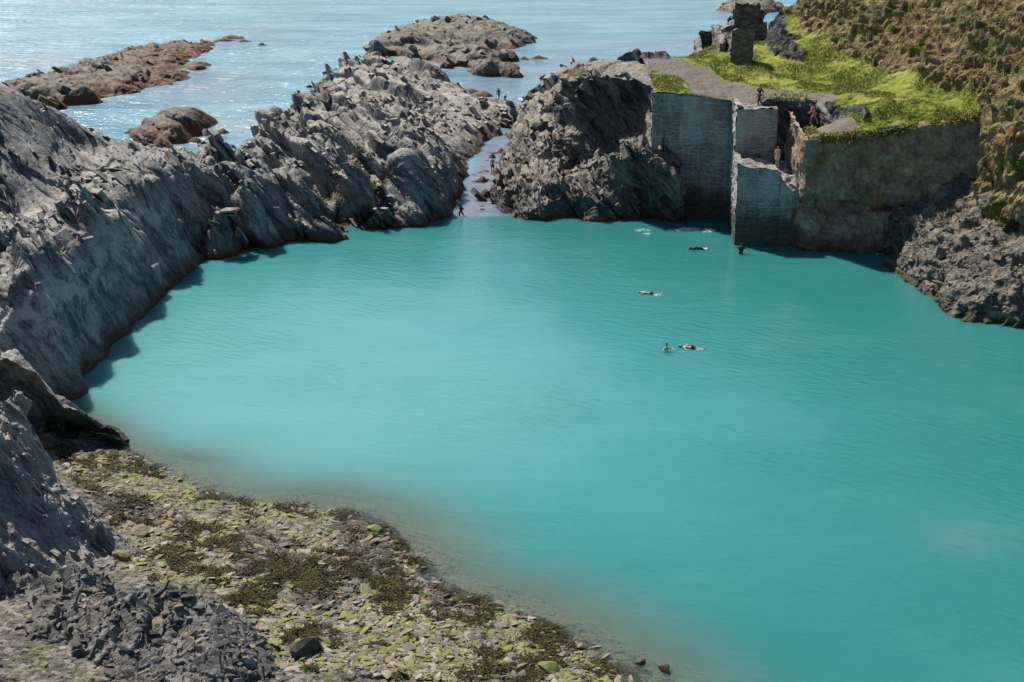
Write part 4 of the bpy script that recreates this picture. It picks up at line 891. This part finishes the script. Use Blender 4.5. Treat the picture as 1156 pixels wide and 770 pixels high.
# ------------------------------------------------------------------ water
def water():
    def axis(lo, hi, step, far0, far1, g=1.18):
        a = list(np.arange(lo, hi+step, step)); s = step
        while a[-1] < far1: s *= g; a.append(a[-1]+s)
        s = step; b = []
        x = lo
        while x > far0: s *= g; x -= s; b.append(x)
        return np.array(b[::-1]+a)
    x = axis(-34, 46, .3, -6000, 6000); y = axis(38, 136, .3, -400, 9000)
    X, Y = np.meshgrid(x, y); Z = np.zeros_like(X)
    depth = np.where((Y < 100) & (X < 30), -RB(np.clip(X, -60, 40), np.clip(Y, 30, 110)), 5)
    cl = 1-np.exp(-np.clip(depth, 0, 9)*1.2)
    # lagoon water is milky; it thins out through the channel into the sea
    mouth = W(545, 236)[:2]
    lag = 1-smooth01(-2, 6, Y-132.5+(fbm(np.stack([X/6, Y/6, Z], -1), 3, 5)-.5)*6)
    lag = np.where(X > 14, 1.0, lag)
    lag = np.where(Y > 150, 0, lag)
    lag *= 1-smooth01(-27, -60, X)*0
    # kelp beds and shoals darken the sea round the reefs
    kel = np.zeros_like(X)
    for px, py, rx, ry in [(270, 45, 9, 10), (225, 100, 10, 14), (30, 70, 14, 10), (560, 100, 10, 10), (620, 80, 12, 14), (260, 145, 6, 8), (0, 30, 30, 5), (760, 55, 14, 10)]:
        p = W(px, py); kel = np.maximum(kel, np.exp(-(((X-p[0])/rx)**2+((Y-p[1])/(ry*1.5))**2)))
    kel *= .25+.75*fbm(np.stack([X/7, Y/10, Z], -1), 3, 9)
    p = W(1085, 606); kel = np.maximum(kel, .16*np.exp(-(((X-p[0])/2.2)**2+((Y-p[1])/2.2)**2)))
    chan = in_poly(X, Y, [W(508, 246), W(566, 243), W(574, 200), W(590, 165), W(592, 146), W(552, 146), W(540, 180), W(522, 210)]); kel = np.maximum(kel, .95*blur(chan.astype(float), 6))  # sky reflection in the channel painted as pale lilac water colour
    silt_and_sky = np.exp(-np.clip(depth, 0, 9)/.62)*smooth01(2.4, 1.0, depth)
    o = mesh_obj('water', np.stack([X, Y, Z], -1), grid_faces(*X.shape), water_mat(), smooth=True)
    at = o.data.color_attributes.new('wat', 'FLOAT_COLOR', 'POINT'); at.data.foreach_set('color', np.stack([lag, cl, np.clip(kel, 0, 1), np.ones_like(X)], -1).astype(np.float32).ravel())
    a2 = o.data.attributes.new('silt_and_sky', 'FLOAT', 'POINT'); a2.data.foreach_set('value', silt_and_sky.astype(np.float32).ravel())
    tag(o, kind='structure', label='milky turquoise lagoon opening by a channel into the blue sea')
water()

# ------------------------------------------------------------------ people
def skin_mesh(J, E, Rd, root, sub=2):
    names = list(dict.fromkeys([n for e in E for n in e])); ix = {n: i for i, n in enumerate(names)}
    me = bpy.data.meshes.new('tmp'); me.from_pydata([J[n] for n in names], [(ix[a], ix[b]) for a, b in E], [])
    o = bpy.data.objects.new('tmp', me); link(o); md = o.modifiers.new('s', 'SKIN'); md.use_smooth_shade = True
    for i, n in enumerate(names):
        v = me.skin_vertices[0].data[i]; rr = Rd[n]; v.radius = rr if isinstance(rr, tuple) else (rr, rr); v.use_root = (n == root)
    s = o.modifiers.new('d', 'SUBSURF'); s.levels = sub; s.render_levels = sub
    dg = bpy.context.evaluated_depsgraph_get(); dg.update()
    out = bpy.data.meshes.new_from_object(o.evaluated_get(dg)); bpy.data.objects.remove(o); return out
def ell(bm, c, r, mi=0, rot=None, u=14, v=10):
    M = Matrix.Translation(c) @ (rot.to_matrix().to_4x4() if rot else Matrix()) @ Matrix.Diagonal((*r, 1))
    g = bmesh.ops.create_uvsphere(bm, u_segments=u, v_segments=v, radius=1, matrix=M)
    for f in {f for w in g['verts'] for f in w.link_faces}: f.material_index = mi; f.smooth = True
RAD = dict(pelvis=(.135, .10), waist=(.12, .09), chest=(.155, .105), neckb=.06, neck=.052, hl=.085, sl=.06, sr=.06, el=.042, er=.042, wl=.028, wr=.028, hpl=.088, hpr=.088, kl=.058, kr=.058, al=.037, ar=.037, tl=.032, tr=.032)
STAND = dict(pelvis=(0, 0, .95), waist=(0, 0, 1.10), chest=(0, 0, 1.30), neckb=(0, .01, 1.46), neck=(0, 0, 1.53), hl=(0, -.01, 1.60),
    sl=(.185, 0, 1.42), sr=(-.185, 0, 1.42), el=(.235, .02, 1.14), er=(-.235, .02, 1.14), wl=(.245, -.05, .90), wr=(-.245, -.05, .90),
    hpl=(.095, 0, .88), hpr=(-.095, 0, .88), kl=(.10, -.02, .49), kr=(-.10, -.02, .49), al=(.10, .02, .08), ar=(-.10, .02, .08), tl=(.11, -.15, .03), tr=(-.11, -.15, .03))
EDG = [('pelvis', 'waist'), ('waist', 'chest'), ('chest', 'neckb'), ('neckb', 'neck'), ('neck', 'hl'), ('chest', 'sl'), ('sl', 'el'), ('el', 'wl'), ('chest', 'sr'), ('sr', 'er'), ('er', 'wr'),
    ('pelvis', 'hpl'), ('hpl', 'kl'), ('kl', 'al'), ('al', 'tl'), ('pelvis', 'hpr'), ('hpr', 'kr'), ('kr', 'ar'), ('ar', 'tr')]
TOP = [e for e in EDG if not set(e) & {'neck', 'hl', 'wl', 'wr', 'hpl', 'hpr', 'kl', 'kr', 'al', 'ar', 'tl', 'tr'}]
LEGS = [('pelvis', 'hpl'), ('hpl', 'kl'), ('kl', 'al'), ('pelvis', 'hpr'), ('hpr', 'kr'), ('kr', 'ar')]
SHORTS = [('pelvis', 'hpl'), ('hpl', 'kl'), ('pelvis', 'hpr'), ('hpr', 'kr')]
SUIT = [e for e in EDG if not set(e) & {'hl', 'tl', 'tr'}]
M_SKIN = plain('skin', (.42, .25, .17), (.52, .33, .24), 4, .5, .05); M_FACE = plain('eyes_and_mouth', (.05, .02, .02), (.09, .035, .03))
def cloth(name, c): return plain(name, tuple(x*.7 for x in c), c, 8, .8, .2)
def person(label, loc, rz, pose=None, clothes=(), hair=(.03, .02, .015), group=None, scale=1.0, lay=None, head=(0, 0, 0)):
    J = dict(STAND); J.update(pose or {}); J = {k: Vector(v) for k, v in J.items()}
    bm = bmesh.new(); bm.from_mesh(skin_mesh(J, EDG, RAD, 'pelvis'))
    for f in bm.faces: f.smooth = True
    from mathutils import Euler
    he = Euler(head); hc = J['hl']+(J['hl']-J['neck']).normalized()*.06+Vector((0, -.015, 0)); hm = he.to_matrix()
    P = lambda x, y, z: hc+hm @ Vector((x, y, z))
    ell(bm, hc, (.078, .098, .118), 0, he); ell(bm, P(0, -.095, -.015), (.014, .02, .024), 0, he)
    for s in (-1, 1):
        ell(bm, P(s*.08, .01, -.01), (.012, .022, .032), 0, he, 8, 6); ell(bm, P(s*.03, -.088, .012), (.012, .01, .008), 1, he, 8, 6)
        w, e = ('wl', 'el') if s > 0 else ('wr', 'er'); d = (J[w]-J[e]).normalized(); q = d.to_track_quat('-Z', 'Y'); qe = q.to_euler()
        pc = J[w]+d*.05; ell(bm, pc, (.018, .042, .05), 0, qe, 10, 8)
        for i, (off, L) in enumerate(((-.030, .068), (-.010, .080), (.011, .074), (.030, .058))):      # four fingers, slightly curled
            for k in range(3): ell(bm, pc+d*(.045+L*(.17+.33*k))+q @ Vector((-s*.006*k*k, off, 0)), (.0085-.001*k, .0085-.001*k, L*.22), 0, qe, 6, 6)
        for k in range(2): ell(bm, pc+d*(.0+.028*k)+q @ Vector((-s*(.012+.006*k), -.048-.008*k, 0)), (.010, .010, .022), 0, qe, 6, 6)
    ell(bm, P(0, -.088, -.05), (.025, .01, .006), 1, he, 8, 6)
    me = bpy.data.meshes.new('person'); bm.to_mesh(me); bm.free(); me.materials.append(M_SKIN); me.materials.append(M_FACE)
    o = link(bpy.data.objects.new('person', me)); kids = []
    bh = bmesh.new(); ell(bh, P(0, .018, .028), (.086, .098, .105), 0, he); mh = bpy.data.meshes.new('hair'); 
    cut = [v for v in bh.verts if (hm.inverted() @ (v.co-hc)).y < -.045 and (hm.inverted() @ (v.co-hc)).z < .06]
    bmesh.ops.delete(bh, geom=cut, context='VERTS'); bh.to_mesh(mh); bh.free(); mh.materials.append(cloth('hair', hair)); kids.append(link(bpy.data.objects.new('hair', mh)))
    for nm, ed, col, k, lim in clothes:
        Rr = {n: tuple(x*k+.008 for x in (v if isinstance(v, tuple) else (v, v))) for n, v in RAD.items()}
        Jc = dict(J)
        if lim == 'knee':                                   # hems above the knee
            for a, b in (('hpl', 'kl'), ('hpr', 'kr')): Jc[b] = J[a].lerp(J[b], .72); Rr[b] = (.085, .085)
        if lim == 'sleeve':
            for a, b in (('sl', 'el'), ('sr', 'er')): Jc[b] = J[a].lerp(J[b], .6); Rr[b] = (.058, .058)
        mc = skin_mesh(Jc, ed, Rr, 'pelvis' if any('pelvis' in e for e in ed) else 'chest'); mc.name = nm; mc.materials.clear(); mc.materials.append(cloth(nm, col)); kids.append(link(bpy.data.objects.new(nm, mc)))
    for c in kids: c.parent = o
    o.location = loc; o.scale = (scale,)*3
    o.rotation_euler = (lay or 0, 0, rz) if lay is None else (Matrix.Rotation(rz, 4, 'Z') @ Matrix.Rotation(lay, 4, 'X')).to_euler()
    return tag(o, label, 'person', group)
WALK = dict(kl=(.10, -.22, .52), al=(.10, -.20, .10), tl=(.11, -.36, .06), kr=(-.10, .08, .50), ar=(-.10, .32, .12), tr=(-.11, .20, .03), el=(.24, .16, 1.16), wl=(.24, .12, .92), er=(-.24, -.12, 1.16), wr=(-.22, -.30, .98))
BEND = dict(WALK, chest=(0, -.14, 1.27), neckb=(0, -.22, 1.40), neck=(0, -.26, 1.46), hl=(0, -.30, 1.52), sl=(.185, -.18, 1.38), sr=(-.185, -.18, 1.38), el=(.27, -.22, 1.10), er=(-.27, -.22, 1.10), wl=(.22, -.40, .98), wr=(-.24, -.38, .96), waist=(0, -.04, 1.10))
def gz(px, py, f, d0=90, d1=200): return hit(px, py, f, d0, d1)
g = gz(857, 120, RR, 118); person('walker in black clothes striding across the cinder path', (g[0], g[1], g[2]+.05), R(-60), WALK, [('jacket', TOP, (.02, .02, .022), 1.12, None), ('trousers', LEGS, (.02, .02, .024), 1.12, None)], scale=1.08)
g = W(877, 189, 6.6); person('person in a pink top standing on the ruined tower', (g[0], g[1], 6.62), R(20), dict(wl=(.20, -.12, .98), kr=(-.12, -.05, .5)), [('pink_top', TOP, (.85, .42, .48), 1.15, 'sleeve'), ('shorts', SHORTS, (.75, .62, .60), 1.15, 'knee')], hair=(.10, .06, .03), scale=1.04)
g = gz(922, 141, RR, 112, 135); person('person in red clothes stepping down the path to the tower', (g[0]-.3, g[1]-.2, g[2]+.08), R(-120), BEND, [('red_top', TOP, (.80, .24, .24), 1.15, None), ('red_trousers', LEGS, (.68, .22, .23), 1.12, None)], hair=(.14, .08, .04), scale=1.06)
g = W(563, 112, .5); person('dark clothed person with a red collar wading by the outer rocks', (g[0], g[1], .35), R(150), WALK, [('jacket', TOP, (.03, .035, .06), 1.2, None), ('trousers', LEGS, (.025, .025, .035), 1.15, None)], group=None)
g = W(570, 111, .4); person('small dark figure beside the wader at the outer rocks', (g[0], g[1], -.35), R(30), BEND, [('jacket', TOP, (.03, .03, .035), 1.15, None), ('trousers', LEGS, (.03, .03, .03), 1.1, None)], scale=.8)
g = W(556, 193, 0); person('tanned bather standing knee deep in the middle of the channel', (g[0], g[1], -.30), R(10), dict(el=(.25, -.02, 1.16), wl=(.12, -.16, 1.10)), [('swim_shorts', SHORTS, (.07, .055, .05), 1.15, 'knee')], scale=1.06)
g = W(521, 243, 0); person('wader in a blue top beside the rocks at the channel mouth', (g[0], g[1], -.32), R(-70), BEND, [('blue_top', TOP, (.07, .15, .30), 1.2, None), ('trousers', LEGS, (.02, .022, .03), 1.15, None)], scale=1.1)
SWIM = dict(el=(.34, -.06, 1.55), wl=(.20, -.16, 1.80), er=(-.34, -.06, 1.55), wr=(-.20, -.16, 1.80), hl=(0, -.06, 1.60), kl=(.24, -.10, .52), kr=(-.24, -.10, .52), al=(.16, .08, .14), ar=(-.16, .08, .14), tl=(.20, .14, .03), tr=(-.20, .14, .03))
TREAD = dict(el=(.36, -.16, 1.38), wl=(.30, -.36, 1.40), er=(-.36, -.16, 1.38), wr=(-.30, -.36, 1.40))
BLK = (.012, .013, .016)
def swim(px, py, label, rz, lay, pose, clothes, dz=0, **kw):
    p = W(px, py, 0); return person(label, (p[0], p[1], dz), rz, pose, clothes, lay=lay, group='swimmers in the lagoon', **kw)
swim(748, 332, 'pale swimmer heading left across the middle of the lagoon', R(-95), R(83), SWIM, [('swim_shorts', SHORTS, (.10, .09, .08), 1.15, 'knee')], -.10, scale=1.05)
swim(750, 396, 'dark haired bather treading water beside the floating swimmer', R(30), R(8), TREAD, [], -1.22, scale=1.05)
swim(796, 394, 'pale swimmer floating on the back with legs stretched right', R(82), R(-86), dict(el=(.42, .02, 1.30), wl=(.62, -.02, 1.22), er=(-.42, .02, 1.30), wr=(-.62, -.02, 1.22)), [('swim_shorts', SHORTS, (.03, .035, .05), 1.15, 'knee')], -.02, scale=1.0)
swim(803, 281, 'swimmer in a black wetsuit splashing near the tall wall', R(-82), R(82), SWIM, [('wetsuit', SUIT, BLK, 1.08, None)], -.04, scale=1.08)
swim(836, 287, 'swimmer in a dark wetsuit upright in the water under the tower', R(160), R(6), TREAD, [('wetsuit', SUIT, BLK, 1.1, None)], -1.05, scale=1.12)
for px, py, lb in [(740, 62, 'left head of the two people swimming in the sea beyond the path'), (752, 66, 'right head of the two people swimming in the sea beyond the path')]:
    p = W(px, py, 0); person(lb, (p[0], p[1], -1.1), R(20), TREAD, [('wetsuit', SUIT, BLK, 1.1, None)], scale=1.1, group='swimmers in the sea')

for i in range(34):
    t = rnd.random(); py = 148+92*t; px = rnd.uniform(552-34*t, 588-26*t); g = W(px, py, 0); sz = rnd.uniform(.16, .42)
    me = STM[i % 8]; key = (i % 8, 3)
    o = link(bpy.data.objects.new('channel_stone', me.copy())); o.data.materials.clear(); o.data.materials.append(M_ST[3]); o.location = (g[0], g[1], -.02); o.scale = (sz*1.4, sz*1.1, sz*1.6); o.rotation_euler = (0, 0, rnd.uniform(0, 6))
    tag(o, 'small dark wet stone breaking the pale water of the channel', 'stone', 'wet stones in the channel', kind='thing')

# ------------------------------------------------------------------ broken white water
def foam():
    V, F = [], []
    def blob(x, y, r, el):
        b = len(V); k = 7; a0 = rnd.uniform(0, 6)
        ring = [(x+r*el*math.cos(a0+6.283*i/k)*rnd.uniform(.6, 1.3), y+r*math.sin(a0+6.283*i/k)*rnd.uniform(.6, 1.3), .004) for i in range(k)]
        V.extend(ring); V.append((x, y, rnd.uniform(.03, .07)))
        for i in range(k): F.append((b+i, b+(i+1) % k, b+k))
    def patch(px, py, rx, ry, n, r0, el):
        for _ in range(n):
            a, q = rnd.uniform(0, 6.28), math.sqrt(rnd.random())*rnd.random()**.3; p = W(px+rx*q*math.cos(a), py+ry*q*math.sin(a)); blob(p[0], p[1], r0*rnd.uniform(.4, 1.5), el)
    for a in [(775, 259, 16, 2.5, 34, .05, 5), (798, 260, 10, 2.5, 20, .05, 5), (724, 260, 10, 2, 14, .04, 5), (733, 264, 6, 1, 8, .04, 4), (798, 281, 5, 1.5, 30, .07, 1.8), (745, 333, 6, 1.2, 16, .05, 2.5), (790, 394, 6, 1.5, 20, .05, 2),
              (45, 124, 24, 3, 120, .22, 4), (25, 119, 18, 2, 60, .22, 4), (205, 158, 25, 5, 90, .12, 3), (232, 160, 16, 5, 80, .12, 3), (190, 62, 40, 2, 60, .2, 5), (120, 70, 30, 2, 40, .2, 5), (700, 76, 12, 2, 40, .15, 3), (745, 70, 25, 3, 70, .15, 4), (600, 112, 14, 4, 50, .12, 4), (535, 109, 14, 3, 40, .12, 4)]: patch(*a)
    k = NT('foam'); m = k.done(k.ramp(k.noise(k.pos(), 3, 3), [(.3, (.35, .50, .50)), (.7, (.7, .76, .77))]), .7)
    tag(mesh_obj('foam', V, F, m), 'broken white ripples on the water', 'foam', kind='stuff')
foam()
